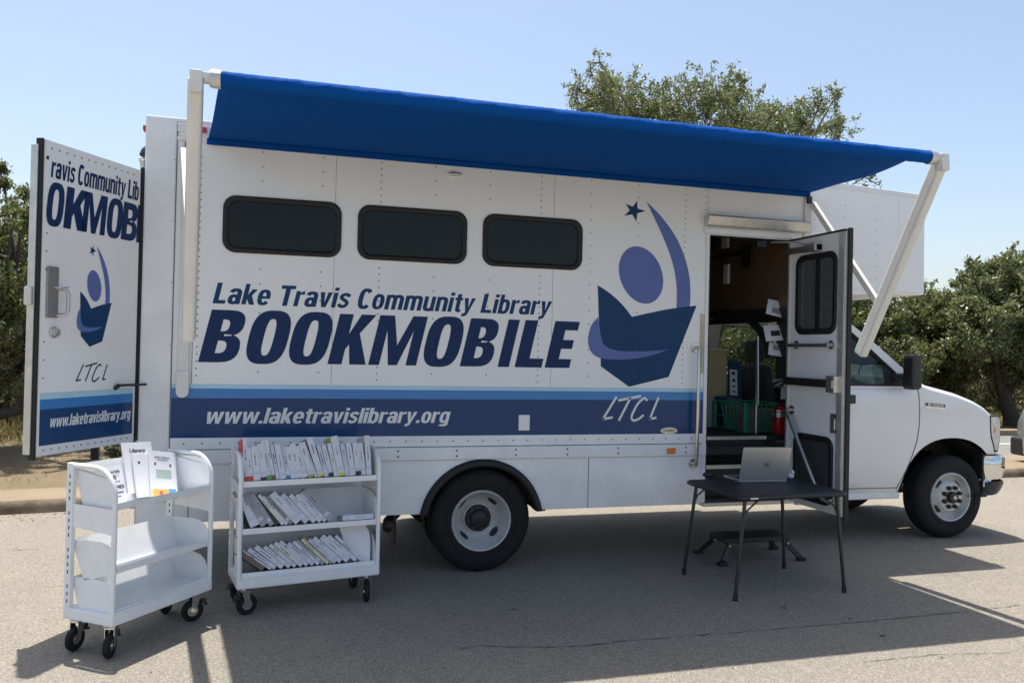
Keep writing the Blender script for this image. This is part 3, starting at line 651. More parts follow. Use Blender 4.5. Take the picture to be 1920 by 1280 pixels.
# --- lower side: belt, rail, skirt with wheel arch
b = MB(); b.box(-2.112, 1.798, -.003, .05, .915, .992); b.build('belt_panel', M['skirt'], BM, bevel=.003)
b = MB(); b.box(-2.30, 1.798, -.016, .05, .822, .912); b.build('belt_rail', M['white2'], BM, bevel=.004)
axs = [-2.30, -.43]+[.425*math.sin(math.radians(-80+160*i/32)) for i in range(33)]+[.43, 1.798]
azs = [.44, .44]+[max(.44, .36+.425*math.cos(math.radians(-80+160*i/32))) for i in range(33)]+[.44, .44]
b = MB(); b.grid([[(x, 0, .823) for x in axs], [(x, 0, z) for x, z in zip(axs, azs)], [(x, .035, z) for x, z in zip(axs, azs)], [(x, .035, .823) for x in axs]]); b.box(-2.302, -2.298, 0, .036, .442, .822); b.build('skirt', M['skirt'], BM)
b = MB(); b.box(2.565, 2.70, 0, .035, .44, .92); b.build('skirt', M['skirt'], BM)
b = MB(); b.box(-2.31, -2.295, .04, .42, .44, .93); b.box(-2.31, -2.295, .42, W, .82, .93); b.build('rear_apron', M['skirt'], BM)
b = MB()
for x in (.815,): b.box(x, x+.005, -.0012, 0, .44, .82)
for z in (.9135, .8205): b.box(-2.106, 1.798, -.0035, 0, z, z+.0035)
b.box(-1.985, -1.981, -.001, 0, .992, 2.93); b.box(-2.108, -2.104, -.007, 0, .58, 3.04); b.box(-1.985, -1.980, -.0012, 0, .44, .82)
for x in (-1.09, .50, 1.785): b.box(x, x+.002, -.0008, 0, 1.35, 2.92)
b.build('panel_seam', M['seam'], BM)
# wheel arch flare
b = MB(); fl = []
for (r, y) in ((.412, .10), (.405, -.012), (.414, -.040), (.455, -.030), (.462, .002)): fl.append([(x, y, max(z, .435)) for x, z in arc((0, .36), r, 172, 8, 32)])
b.grid(fl); b.build('wheel_arch', M['rubber'], BM, smooth=True)
b = MB(); b.box(-.46, .46, .05, .75, .80, .86); b.box(-.50, -.44, .05, .75, .42, .86); b.box(.44, .50, .05, .75, .42, .86); b.build('wheel_well', M['dark'], BM)
# stripes
for nm, z0, z1, m in (('stripe', 1.316, 1.345, 'band_light'), ('stripe', 1.252, 1.316, 'band_mid'), ('stripe', .990, 1.252, 'band_dark')):
    b = MB(); b.face([(-2.102, -.0012, z0), (1.783, -.0012, z0), (1.783, -.0012, z1), (-2.102, -.0012, z1)]); s_ = b.build(nm, M[m], BM)
    s_['label'] = {'band_light': 'thin pale blue stripe', 'band_mid': 'medium blue stripe', 'band_dark': 'wide dark blue stripe'}[m]
# writing on the side
condensed('lettering', 'Lake Travis Community Library', side, -1.866, .478, 1.876, .138, M['tealblue'], BM, shear=.22, track=.07, space=.30)
condensed('lettering', 'www.laketravislibrary.org', side, -1.897, -.268, 1.084, .105, M['letter_white'], BM, shear=.25, o=.002)
LX = [('B', 371, 396, 461), ('O', 460.4, None, 543), ('O', 541, None, 621.6), ('K', 613.6, None, 707), ('M', 690, None, 802), ('O', 795, None, 869), ('B', 863.5, None, 938.7), ('I', 932.6, None, 975), ('L', 964.4, None, 1015), ('E', 1020.7, None, 1087)]
Z0, H, SHR = 1.488, .347, .2226
edges = {'B': (679, 620), 'O': (640, 640), 'K': (683, 590), 'M': (684, 595), 'I': (688, 599), 'L': (689, 689), 'E': (690, 604)}
vs, fs = [], []
for ch, xl, _, xr in LX:
    yl, yr = edges[ch]; a = onY(xl, yl); c = onY(xr, yr); ua = a.x-SHR*(a.z-Z0); uc = c.x-SHR*(c.z-Z0)
    w_ = (uc-ua)/H; st = {'M': .245, 'E': .275, 'L': .285, 'B': .255, 'K': .27, 'I': .3}.get(ch, .275)
    if ch == 'O': w_ -= .075; ua += .037*H
    if ch == 'B': w_ -= .03
    v2, f2 = curve_mesh(glyph(ch, w_, st)); k = len(vs); vs += [(ua+x*H+SHR*y*H, Z0+y*H) for x, y in v2]; fs += [tuple(i+k for i in f) for f in f2]
place2d('lettering', (vs, fs), flat(-.0018), M['navy'], BM)
lt = logo(BM, lambda k: flat(-.0018-.0007*k), pen=.0175, pen_m=M['letter_white']); lt.location.y = -.0012
# rivets
b = MB()
def riv(x, y, z, r=.0055): b.add([(x+r*math.cos(a), y, z+r*math.sin(a)) for a in [i*math.pi/3 for i in range(6)]]+[(x, y-.0035, z)], [(i, (i+1) % 6, 6) for i in range(6)][::1])
cols = [(494, 282, 0), (607, 292, 0), (716, 302, 1), (818, 315, 0), (920, 325, 0), (1016, 335, 1), (1109, 362, 0), (1199, 345, 0), (1286, 352, 1), (1324, 352, 2)]
for (px, py, dn) in cols:
    x = onY(px, py).x; z = 2.90; zend = 1.36 if dn != 2 else 2.72
    while z > zend:
        inwin = any(a-.01 < x < c+.01 for a, c in WIN) and WZ0-.01 < z < WZ1+.01
        if not inwin: riv(x, -.001, z)
        z -= (.098, .046, .05)[dn]
for z in [1.40+.047*i for i in range(5)]+[1.66+.047*i for i in range(26)]: riv(-1.955, -.001, z)
for i in range(34): riv(-2.02+i*.112, -.004, .955, .006)
for x in (-1.5, -1.06, -.62, -.2, .24, .64, 1.05, 1.62):
    for z in (.848, .888): riv(x, -.017, z, .008)
for z in (1.2, 1.6, 2.0, 2.4, 2.8): riv(-2.12, -.007, z, .004)
join_pattern(side_wall, b, M['rivet'])
# windows: rubber ring frame and tinted pane
for a, c in WIN:
    o_ = rrect(a, c, WZ0, WZ1, .085, 7); i_ = rrect(a+.038, c-.038, WZ0+.038, WZ1-.038, .06, 7); n = len(o_)
    b = MB(); ring = lambda P, y: [(x, y, z) for x, z in P]+[(P[0][0], y, P[0][1])]
    mid = rrect(a+.01, c-.01, WZ0+.01, WZ1-.01, .08, 7)
    b.grid([ring(o_, -.0005), ring(o_, -.010), ring(mid, -.016), ring(i_, -.010), ring(i_, .012)]); wf = b.build('side_window', M['rubber'], BM, smooth=True)
    b = MB(); b.face([(x, -.001, z) for x, z in rrect(a+.03, c-.03, WZ0+.03, WZ1-.03, .06, 7)]); b.build('pane', M['glass_dark'], wf)
    b = MB(); zr = WZ0+.215; b.box(a+.038, c-.038, .006, .03, zr, zr+.022); b.box((a+c)/2-.01, (a+c)/2+.01, .006, .03, zr, WZ1-.035); b.build('window_bar', M['frame_black'], wf)
# fittings on the wall
b = MB(); b.lathe([(.001, .0), (.052, 0), (.052, .012), (.045, .02), (.001, .024)], (-.258, 0, 2.86), (0, -1, 0), 20)
for v in range(len(b.v)): x, y, z = b.v[v]; b.v[v] = (x, y, 2.86+(z-2.86)*.28)
b.build('porch_light', M['alu'], BM, smooth=True)
b = MB(); b.box(.258, .344, -.012, -.0015, 1.025, 1.140); b.build('outlet_cover', M['white2'], BM, bevel=.006)
b = MB(); b.box(1.454, 1.526, -.030, -.016, .840, .884); b.build('marker_light', M['amber'], BM, bevel=.004)
b = MB(); b.prism([(1.478+.072*math.cos(t), -.0015, 1.016+.025*math.sin(t)) for t in [i*math.pi/12 for i in range(24)]], (0, -.004, 0)); pl = b.build('maker_plate', M['steel'], BM)
fit_text('lettering', 'FARBER', side, 1.430, 1.526, 1.008, .018, M['ink'], pl, bold=.01, shear=0, o=.0062)
b = MB(); b.box(1.731, 1.800, -.0045, -.001, 1.462, 1.930); b.build('scuff_plate', mat('worn_steel', (.38, .36, .32), .14, metal=1, bump=.1, bscale=6), BM)
# rain gutter above the entry
b = MB(); b.prism([(1.75, -.004, 2.70), (1.75, -.070, 2.705), (1.75, -.085, 2.69), (1.75, -.055, 2.625), (1.75, -.004, 2.615)], (.925, 0, 0)); b.build('rain_gutter', M['alu'], BM, bevel=.004)
b = MB(); b.box(1.745, 2.62, -.022, -.001, 2.563, 2.600); b.box(1.768, 1.798, -.010, -.001, .45, 2.562); b.build('door_frame', M['white2'], BM, bevel=.003)
b = MB(); b.box(1.7985, 1.806, -.008, .05, .45, 2.552); b.box(1.80, 2.565, .0, .05, 2.546, 2.5555); b.build('door_seal', M['rubber'], BM)
b = MB(); b.tube([(1.695, .0, 1.662), (1.695, -.055, 1.662), (1.693, -.062, 1.64), (1.689, -.062, .78), (1.687, -.055, .758), (1.687, 0, .758)], .0145, 10)
for z in (1.662, .758): b.lathe([(.001, .0), (.040, 0), (.040, .008), (.001, .010)], (1.692, -.001, z), (0, -1, 0), 18)
b.build('handrail', M['steel'], BM, smooth='auto')
# entry steps
STP = MB()
STP.box(1.80, 2.565, .02, .12, .45, .47); STP.box(1.80, 2.565, .12, .13, .47, .70); STP.box(1.80, 2.565, .12, .33, .70, .718); STP.box(1.80, 2.565, .33, .34, .718, .921); STP.box(1.785, 1.80, .04, .36, .45, .93); STP.box(2.566, 2.58, .04, .30, .45, .90)
step = STP.build('entry_step', M['floorblack'], BM)
b = MB(); b.box(1.802, 2.563, .110, .1205, .694, .724); b.box(1.802, 2.563, .318, .331, .902, .930); b.build('step_nosing', M['alu'], step)
b = MB(); b.box(1.78, 2.60, -.03, .06, .422, .449)
for i in range(40): b.box(1.79+i*.02, 1.80+i*.02, -.034, -.029, .425, .440)
b.build('threshold', M['alu'], BM)
pq = onZ(1417, 813, .926); b = MB(); b.tube([(pq.x, pq.y, .926), (pq.x, pq.y, 1.78)], .0125, 10); b.tube([(pq.x, pq.y, 1.75), (2.53, pq.y-.12, 1.18)], .012, 8); b.build('grab_pole', M['steel'], BM, smooth='auto')
# ---------------- wheels
def wheel(x, y, sgn, kind):
    """y: outer face, sgn +1 = outside faces the camera"""
    R = .3725; ax = (0, sgn, 0); o = (x, y, R)
    wt = empty('wheel', (x, y, R)); wt.parent = BM
    b = MB(); T = [(.222, .012), (.232, .002), (.25, -.002), (.262, .001), (.268, -.005), (.30, -.008), (.325, -.004), (.345, .006), (.360, .020), (.3705, .042), (.3725, .05)]
    T += [(.3725, .062), (.365, .064), (.365, .070), (.3725, .072), (.3725, .098), (.365, .10), (.365, .106), (.3725, .108), (.3725, .134), (.365, .136), (.365, .142), (.3725, .144), (.3725, .16)]
    T += [(.3705, .168), (.360, .19), (.34, .206), (.30, .216), (.25, .21), (.222, .198)]
    b.lathe(T, (0, 0, 0), ax, 56)
    b.build('tyre', M['tyre'], wt, smooth='auto')
    b = MB()
    if kind == 'rear': prof = [(.224, .016), (.222, .002), (.214, -.006), (.207, -.002), (.204, .014), (.200, .022), (.196, .045), (.183, .062), (.172, .090), (.160, .120), (.140, .142), (.112, .150), (.108, .120), (.100, .116)]
    else: prof = [(.224, .016), (.222, .002), (.214, -.006), (.206, -.001), (.203, .020), (.198, .050), (.188, .066), (.170, .060), (.150, .035), (.130, .010), (.122, .002), (.114, .002), (.045, .004)]
    b.lathe(prof, (0, 0, 0), ax, 56); rm = b.build('rim', M['rim'], wt, smooth='auto')
    b = MB()
    if kind == 'rear':
        b.lathe([(.100, .117), (.092, .100), (.070, .094), (.060, .070), (.050, .062), (.001, .060)], (0, 0, 0), ax, 32)
        for k in range(8):
            a = 2*math.pi*(k+.3)/8; b.lathe([(.015, .106), (.014, .078), (.001, .074)], (.080*math.cos(a), 0, .080*math.sin(a)), ax, 8)
    else:
        b.lathe([(.052, .006), (.052, -.026), (.044, -.038), (.028, -.042), (.001, -.042)], (0, 0, 0), ax, 28)
        for k in range(8):
            a = 2*math.pi*(k+.5)/8; b.lathe([(.0195, .004), (.0195, -.018), (.012, -.032), (.001, -.033)], (.090*math.cos(a), 0, .090*math.sin(a)), ax, 8)
    hb = b.build('hub', M['dark'], wt, smooth='auto')
    if kind == 'front':
        b = MB(); b.lathe([(.020, -.041), (.018, -.050), (.001, -.052)], (0, 0, 0), ax, 20); b.build('hub_cap', M['steel'], wt, smooth=True)
    for k in range(4):                                            # hand holes in the disc
        b = MB()
        a = 2*math.pi*(k+.55)/4 if kind == 'rear' else 2*math.pi*(k+.48)/4
        d = V((math.cos(a), 0, math.sin(a))); t = V((-math.sin(a), 0, math.cos(a)))
        r0, h0, r1, h1 = (.146, .138, .174, .086) if kind == 'rear' else (.142, .0325, .176, .0635)
        c = d*(r0+r1)/2+V((0, sgn*((h0+h1)/2-.003), 0)); s_ = (d*(r1-r0)+V((0, sgn*(h1-h0), 0)))*.5
        P = [c+t*.044*math.cos(q)+s_*math.sin(q) for q in [i*math.pi/10 for i in range(20)]]
        nrm = V((0, -sgn, 0)); b.face([p+nrm*.0025 for p in P])
        b.build('hand_hole', M['ink'], wt)
    return wt
for k in (wheel(0, .005, 1, 'rear'), wheel(4.432, .222, 1, 'front'), wheel(0, W-.01, -1, 'rear'), wheel(4.432, W-.24, -1, 'front')): pass
b = MB()
for y in (.245, W-.465):
    b = MB(); b.lathe([(.21, 0), (.3725, .03), (.3725, .18), (.21, .21)], (0, y, .3725), (0, 1, 0), 40); b.build('inner_tyre', M['tyre'], BM, smooth='auto')
# ---------------- underside
b = MB(); b.box(-2.2, 4.6, .62, .72, .56, .74); b.box(-2.2, 4.6, 1.38, 1.48, .56, .74); b.box(-2.25, 2.6, .15, W-.12, .80, .86)
b.tube([(0, .2, .37), (0, 1.9, .37)], .06, 10); b.ell((0, 1.05, .37), (.18, .16, .17)); b.tube([(4.43, .4, .36), (4.43, 1.7, .36)], .05, 8); b.tube([(0, 1.05, .4), (2.9, 1.05, .55)], .045, 8); b.box(.5, 1.55, .72, 1.2, .42, .72); b.box(-1.35, -1.12, .35, .5, .30, .8); b.box(-.62, -.60, .12, .50, .20, .78); b.box(2.60, 2.78, .25, .6, .40, .9)
b.build('chassis', M['dark'], BM)
b = MB(); b.tube([(-.20, .52, .46), (-.50, .46, .42), (-.66, .12, .37), (-.675, .02, .352)], .038, 14); b.build('exhaust_pipe', M['dark'], BM, smooth=True)
# ---------------- rear door, swung round towards the camera
HP = V((-2.312, -.004, 0)); HD = V((-.382, -.674, 0)); DL = HD.length; HD.normalize(); HN = V((-HD.y, HD.x, 0)).normalized()
if HN.y > 0: HN = -HN
def rd(s, z, o=0.0): return HP+HD*(DL-s)+HN*o+V((0, 0, z))          # s: 0 at the free edge, DL at the hinge
def rdf(o): return lambda s, z: rd(s, z, o)
RZ0, RZ1 = .972, 2.712
RD = empty('rear_door', (0, 0, 0)); RD.parent = BM
def slab(s0, s1, z0, z1, o0, o1, b=None):
    b = b or MB(); c = rd((s0+s1)/2, (z0+z1)/2, (o0+o1)/2); return b.obox(c, HD*((s1-s0)/2), HN*((o1-o0)/2), V((0, 0, (z1-z0)/2)))
rpanel = slab(.0, DL-.012, RZ0, RZ1, -.04, 0).build('door_panel', M['white'], RD)
slab(-.016, .0, RZ0-.02, RZ1+.006, -.05, -.012).build('edge_seal', M['rubber'], RD)
slab(-.026, -.016, RZ0+.01, RZ1-.03, -.075, -.03).build('inner_edge', M['alu'], RD, bevel=.003)
slab(DL-.012, DL+.004, RZ0-.01, RZ1-.02, -.03, .004).build('hinge_seal', M['rubber'], RD)
b = MB(); b.box(-2.322, -2.299, -.002, .05, .98, 2.73); b.build('hinge_post', M['rubber'], BM)
for z0, z1, m in ((1.305, 1.352, 'band_light'), (1.215, 1.305, 'band_mid'), (1.035, 1.215, 'band_dark')): pass
def rdpix(x, y):
    n = HN; d = ray(x, y); t = (HP-CAM).dot(n)/d.dot(n); p = CAM+d*t; return (DL-(p-HP).dot(HD), p.z)
za = [rdpix(75, y)[1] for y in (737, 749, 768, 836)]
for i, m in ((0, 'band_light'), (1, 'band_mid'), (2, 'band_dark')):
    b = MB(); b.face([rd(s, z, .0012) for s, z in ((.006, za[i+1]), (DL-.03, za[i+1]), (DL-.03, za[i]), (.006, za[i]))]); s_ = b.build('stripe', M[m], RD)
    s_['label'] = {'band_light': 'thin pale blue stripe', 'band_mid': 'medium blue stripe', 'band_dark': 'wide dark blue stripe'}[m]
p0 = rdpix(92, 803); p1 = rdpix(247, 780); condensed('lettering', 'www.laketravislibrary.org', rdf, p0[0], p1[0]-.02, (p0[1]+p1[1])/2-.004, .066, M['letter_white'], RD, shear=.15, o=.002)
p0 = rdpix(92, 327); p1 = rdpix(270, 376); condensed('lettering', 'ravis Community Lib', rdf, rdpix(95, 327)[0], DL-.030, rdpix(95, 332)[1], .118, M['navy'], RD, shear=.08)
b = MB(); q = rdpix(92, 300); b.face([rd(s, z, .0016) for s, z in ((.004, q[1]), (.020, q[1]), (.020, q[1]+.02), (.004, q[1]+.02))]); b.build('lettering', M['navy'], RD)
vs, fs = [], []; zb = rdpix(93, 422)[1]; zt_ = rdpix(98, 342)[1]; hh = zt_-zb
for ch, xl, xr, yl in (('O', 90, 127, 385), ('K', 124, 172, 395), ('M', 158, 204, 400), ('O', 203, 236, 405), ('B', 231, 264, 410)):
    a = rdpix(xl, yl)[0]; c = rdpix(xr, yl)[0]; w_ = (c-a)/hh*(.93 if ch == 'M' else .85); v2, f2 = curve_mesh(glyph(ch, w_, w_*.335 if ch != 'M' else w_*.25)); k = len(vs)
    vs += [(a-.02+x*hh+.10*y*hh, zb+y*hh) for x, y in v2]; fs += [tuple(i+k for i in f) for f in f2]
k = len(vs); vs += [(DL-.040, zb), (DL-.014, zb), (DL-.014, zb+hh), (DL-.030, zb+hh)]; fs.append((k, k+1, k+2, k+3))
place2d('lettering', (vs, fs), rdf(.0016), M['navy'], RD)
sx = rdpix(174, 470); bx_ = rdpix(170, 650); r_ = rdpix(209, 572); l_ = rdpix(150, 551)
XS = (LOGO['book'][0][0], max(p[0] for p in LOGO['book'])); ZS = (min(p[1] for p in LOGO['book']), sum(p[1] for p in LOGO['star'])/10)
mapd = lambda x, z: (l_[0]+(x-XS[0])/(XS[1]-XS[0])*(r_[0]-l_[0]), bx_[1]+(z-ZS[0])/(ZS[1]-ZS[0])*(sx[1]-bx_[1]))
lt = logo(RD, lambda k: rdf(.0016+.0007*k), mapd, pen=.008, pen_m=M['ink']); bpy.data.objects.remove(lt)
b = MB(); q0, q1 = rdpix(142, 716), rdpix(201, 680); xs_ = [p[0] for s in LTCL for p in s]; zs_ = [p[1] for s in LTCL for p in s]
for s in LTCL:
    q = [(q0[0]+(x-min(xs_))/(max(xs_)-min(xs_))*(q1[0]-q0[0]), q0[1]+(z-min(zs_))/(max(zs_)-min(zs_))*(q1[1]-q0[1])) for x, z in s]
    for seg in ([smoothpts(q, 5)] if len(q) > 3 else [q[i:i+2] for i in range(len(q)-1)]):
        L, R_ = stroke(seg, .009); b.grid([[rd(p.x, p.y, .0016) for p in L], [rd(p.x, p.y, .0016) for p in R_]])
b.build('lettering', M['ink'], RD)
b = MB()
def rivd(s, z, r=.006):
    b.add([rd(s+r*math.cos(a), z+r*math.sin(a), .001) for a in [i*math.pi/3 for i in range(6)]]+[rd(s, z, .0045)], [(i, (i+1) % 6, 6) for i in range(6)])
for i in range(13): rivd(.04+i*.055, RZ1-.04); rivd(.04+i*.055, RZ0+.03)
for z in [1.40+.1*i for i in range(3)]+[2.0, 2.1, 2.2, 2.28]: rivd(.022, z)
join_pattern(rpanel, b, M['rivet'])
b = slab(.025, .105, 1.735, 2.02, .0005, .012); 
b.build('latch_plate', mat('dull_steel', (.30, .30, .30), .4, metal=.8), RD, bevel=.004)
b = MB(); b.tube([rd(.10, 1.90, .006), rd(.115, 1.895, .05), rd(.125, 1.87, .058), rd(.125, 1.78, .058), rd(.112, 1.755, .05), rd(.10, 1.75, .006)], .011, 8); b.tube([rd(.075, 1.905, .01), rd(.085, 1.905, .04), rd(.14, 1.915, .045)], .006, 6); b.build('door_handle', M['steel'], RD, smooth='auto')
b = MB(); b.lathe([(.032, 0), (.032, .01), (.024, .012), (.022, .03), (.001, .032)], rd(.085, 1.655, .0005), HN, 20); b.build('lock', M['steel'], RD, smooth='auto')
slab(-.048, -.026, 1.80, 1.90, -.075, -.03).build('latch_box', M['alu'], RD, bevel=.005)
b = MB(); a = rdpix(215, 722); c = rdpix(258, 720); b.tube([rd(a[0], a[1], .03), rd(c[0]+.02, c[1], .05)], .008, 8); b.tube([rd(a[0], a[1]-.02, .002), rd(a[0], a[1], .03)], .014, 8); b.build('holdback_rod', M['frame_black'], RD)
# loading lamp, camera and marker lights at the rear roof edge
lmp = MB(); lmp.lathe([(.001, -.01), (.03, 0), (.042, .03), (.040, .07), (.001, .075)], (-2.335, .42, 2.955), (-.35, -.15, -.9), 16); lmp.build('loading_lamp', M['frame_black'], BM, smooth='auto')
b = MB(); b.lathe([(.042, .0), (.040, .02), (.02, .05), (.001, .055)], (-2.362, .41, 2.882), (.25, .1, -1), 14); b.build('lamp_bracket', M['white2'], BM, smooth='auto')
b = MB(); b.box(-2.322, -2.30, .04, .10, 2.985, 3.02); b.build('tail_marker_light', M['red'], BM, bevel=.006)
b = MB(); b.box(-2.330, -2.30, .01, .07, 2.735, 2.79); b.build('door_holdback', M['alu'], BM, bevel=.01)
b = MB(); b.box(-2.01, -1.925, -.045, -.018, 2.985, 3.022); b.build('marker_light', M['red'], BM, bevel=.006)
# ---------------- entry door, opened square to the side
ED = empty('entry_door', (0, 0, 0)); ED.parent = BM
EX0, EX1 = 2.525, 2.558; EY0, EY1 = -.640, -.012; EZ0, EZ1 = .452, 2.540
def epanel(name, m, x0, x1, ys, zs, holes):
    o = panel(name, ys, zs, holes, x0, x1, m, ED); me = o.data
    for v in me.vertices: v.co = (v.co.y, v.co.x, v.co.z)
    me.flip_normals(); return o
UW = (-.570, -.140, 1.815, 2.380); LW = (-.558, -.148, .53, .985)
epanel('door_panel', M['doorgrey'], EX0, EX1, [EY0, EY1], [EZ0, EZ1], [UW, LW])
b = MB(); b.box(EX0-.006, EX1+.006, EY0-.052, EY0, EZ0, EZ1); b.box(EX0-.012, EX0-.0065, EY0-.045, EY0+.02, EZ0+.01, EZ1-.012); b.build('edge_trim', M['alu'], ED, bevel=.003)
b = MB(); b.box(EX0+.010, EX1+.010, EY0-.068, EY0-.052, EZ0-.03, EZ1+.02); b.box(EX0-.004, EX1+.006, EY0-.03, EY1, EZ1, EZ1+.016); b.build('door_seal', M['rubber'], ED)
b = MB(); b.box(EX0-.014, EX0+.002, EY1-.016, EY1, EZ0, EZ1); b.build('hinge', M['alu'], ED)
for (y0, y1, z0, z1) in (UW, LW):
    o_ = rrect(y0-.03, y1+.03, z0-.03, z1+.03, .085, 7); i_ = rrect(y0+.012, y1-.012, z0+.012, z1-.012, .055, 7)
    b = MB(); rg_ = lambda P, x: [(x, y, z) for y, z in P]+[(x, P[0][0], P[0][1])]
    b.grid([rg_(o_, EX0-.0005), rg_(o_, EX0-.010), rg_(i_, EX0-.008), rg_(i_, EX0+.02)]); wf = b.build('window', M['rubber'], ED, smooth=True)
    b = MB(); b.face([(EX0+.014, y, z) for y, z in rrect(y0, y1, z0, z1, .05, 6)]); b.build('pane', reflection_grey_pane() if z0 > 1.5 else mat('frosted_grey_pane', (.055, .060, .060), .35), wf)
b = MB(); b.box(EX0+.002, EX0+.012, -.39, -.34, UW[2], UW[3]); b.build('window_bar', M['rubber'], ED)
b = MB(); b.tube([(EX0-.05, -.575, 1.700), (EX0-.05, -.09, 1.700)], .015, 10)
for y in (-.55, -.13): b.tube([(EX0-.05, y, 1.705), (EX0, y, 1.705)], .014, 8); b.lathe([(.034, 0), (.034, .008), (.001, .012)], (EX0-.0005, y, 1.705), (-1, 0, 0), 16)
b.build('grab_bar', M['steel'], ED, smooth='auto')
b = MB(); b.box(EX0-.05, EX0-.012, -.56, -.02, 1.385, 1.445); b.build('push_bar', M['frame_black'], ED, bevel=.004)
b = MB(); b.box(EX0-.06, EX0-.001, -.655, -.56, 1.350, 1.475); b.box(EX0-.07, EX0-.06, -.645, -.58, 1.38, 1.445); b.build('push_bar_latch', M['steel'], ED, bevel=.008)
b = MB(); b.box(EX0-.012, EX0-.001, -.635, -.555, 1.05, 1.195); b.box(EX0-.022, EX0-.012, -.62, -.57, 1.075, 1.16); b.build('lock_plate', M['steel'], ED, bevel=.005)
b = MB(); b.tube([(EX0-.002, -.085, 1.185), (EX0-.055, -.085, 1.185), (EX0-.06, -.10, 1.165), (EX0-.06, -.50, .600), (EX0-.058, -.55, .555), (EX0-.05, -.59, .55), (EX0-.002, -.59, .55)], .0155, 10)
b.lathe([(.036, 0), (.036, .008), (.001, .012)], (EX0-.0005, -.085, 1.185), (-1, 0, 0), 16); b.build('diagonal_handrail', M['steel'], ED, smooth='auto')
b = MB(); b.box(EX0-.055, EX0-.001, -.42, -.04, 2.425, 2.475); b.tube([(EX0-.03, -.34, 2.46), (EX0-.06, -.20, 2.51), (2.36, .02, 2.53)], .008, 6); b.box(EX0-.07, EX0-.001, -.42, -.30, 2.42, 2.49); b.build('door_closer', M['steel'], ED, bevel=.005)
b = MB(); b.box(2.24, 2.33, .012, .05, 2.485, 2.54); b.build('closer_bracket', M['dark'], BM, bevel=.006)
# ---------------- overcab box
b = MB()
Q = [(2.725, 2.125), (3.885, 2.165), (3.878, 2.985), (3.85, 3.03), (2.725, 3.075)]
b.prism([(x, 0, z) for x, z in Q], (0, W, 0)); oc = b.build('overcab_box', M['white'], BM, bevel=.012)
b = MB(); b.prism([(2.73, -.004, 3.068), (3.84, -.004, 3.024), (3.86, -.004, 2.985), (2.73, -.004, 3.020)], (0, .0035, 0)); b.box(2.73, 3.80, -.005, -.0005, 2.175, 2.183); b.box(3.600, 3.604, -.002, -.0005, 2.19, 2.98); b.build('trim', M['white2'], oc)
b = MB(); b.box(3.872, 3.90, .05, .12, 2.88, 2.95); b.build('marker_light', M['white2'], oc, bevel=.006)
b = MB(); b.box(2.90, 3.155, -.022, -.0005, 2.32, 2.62); b.build('vent_cover', M['white2'], oc, bevel=.006)
b = MB()
for x in (2.76, 3.06, 3.38): 
    for i in range(8 if x > 3.2 else 5): riv(x, -.001, 2.88-i*.10*(1 if x > 2.8 else .7), .0045)
b.build('rivet_row', M['rivet'], oc)
# ---------------- cab
CAB = empty('cab', (0, 0, 0)); CAB.parent = BM
AC, AR = (4.432, .3725), .535
def top_z(x):
    P = [(2.70, 1.345), (3.95, 1.350), (4.01, 1.400), (4.068, 1.412), (4.18, 1.372), (4.30, 1.346), (4.51, 1.300), (4.70, 1.236), (4.80, 1.188), (4.88, 1.130), (4.925, 1.06), (4.95, .97), (4.962, .88), (4.962, .765)]
    for i in range(len(P)-1):
        if P[i][0] <= x <= P[i+1][0] and P[i+1][0] > P[i][0]: return P[i][1]+(P[i+1][1]-P[i][1])*(x-P[i][0])/(P[i+1][0]-P[i][0])
    return P[-1][1]
def bot_z(x):
    d = abs(x-AC[0])
    if d < AR:
        z = AC[1]+AR*(1-(d/AR)**2.25)**(1/2.25)
        if x > AC[0]: z = max(z, .752 if x > 4.80 else z)
        return max(.42, z)
    return .42 if x < AC[0] else .755
def y_side(z, x):
    y = .222+.030*max(0, (.62-z)/.2)**1.5+.018*((z-.95)/.4)**2
    if x > 4.60: y += .018*((x-4.60)/.38)**4
    return y
XS_ = [2.70, 2.9, 3.1, 3.3, 3.5, 3.7, 3.80, 3.86, 3.885, 3.899, 3.905, 3.915, 3.93, 3.95, 3.98, 4.02, 4.068, 4.12, 4.18, 4.25, 4.33, 4.41, 4.49, 4.57, 4.64, 4.70, 4.76, 4.80, 4.84, 4.88, 4.905, 4.925, 4.94, 4.952, 4.962]
def station(x, mir):
    zt, zb = top_z(x), bot_z(x); R = []
    for k in [i/12 for i in range(13)]:
        z = zb+(zt-.035-zb)*k; R.append((y_side(z, x), z))
    y0, z0 = R[-1]
    if x < 3.97: R += [(y0+.012, zt-.008), (y0+.035, zt), (y0+.075, zt+.001), (y0+.085, zt-.03), (y0+.086, zt-.10)]
    else: R += [(y0+.014, zt-.012), (y0+.045, zt+.003), (y0+.13, zt+.014), ((y0+YC)/2+.06, zt+.030), (YC, zt+.038)]
    return [(x, (2*YC+.02-y) if mir else y, z) for y, z in R]
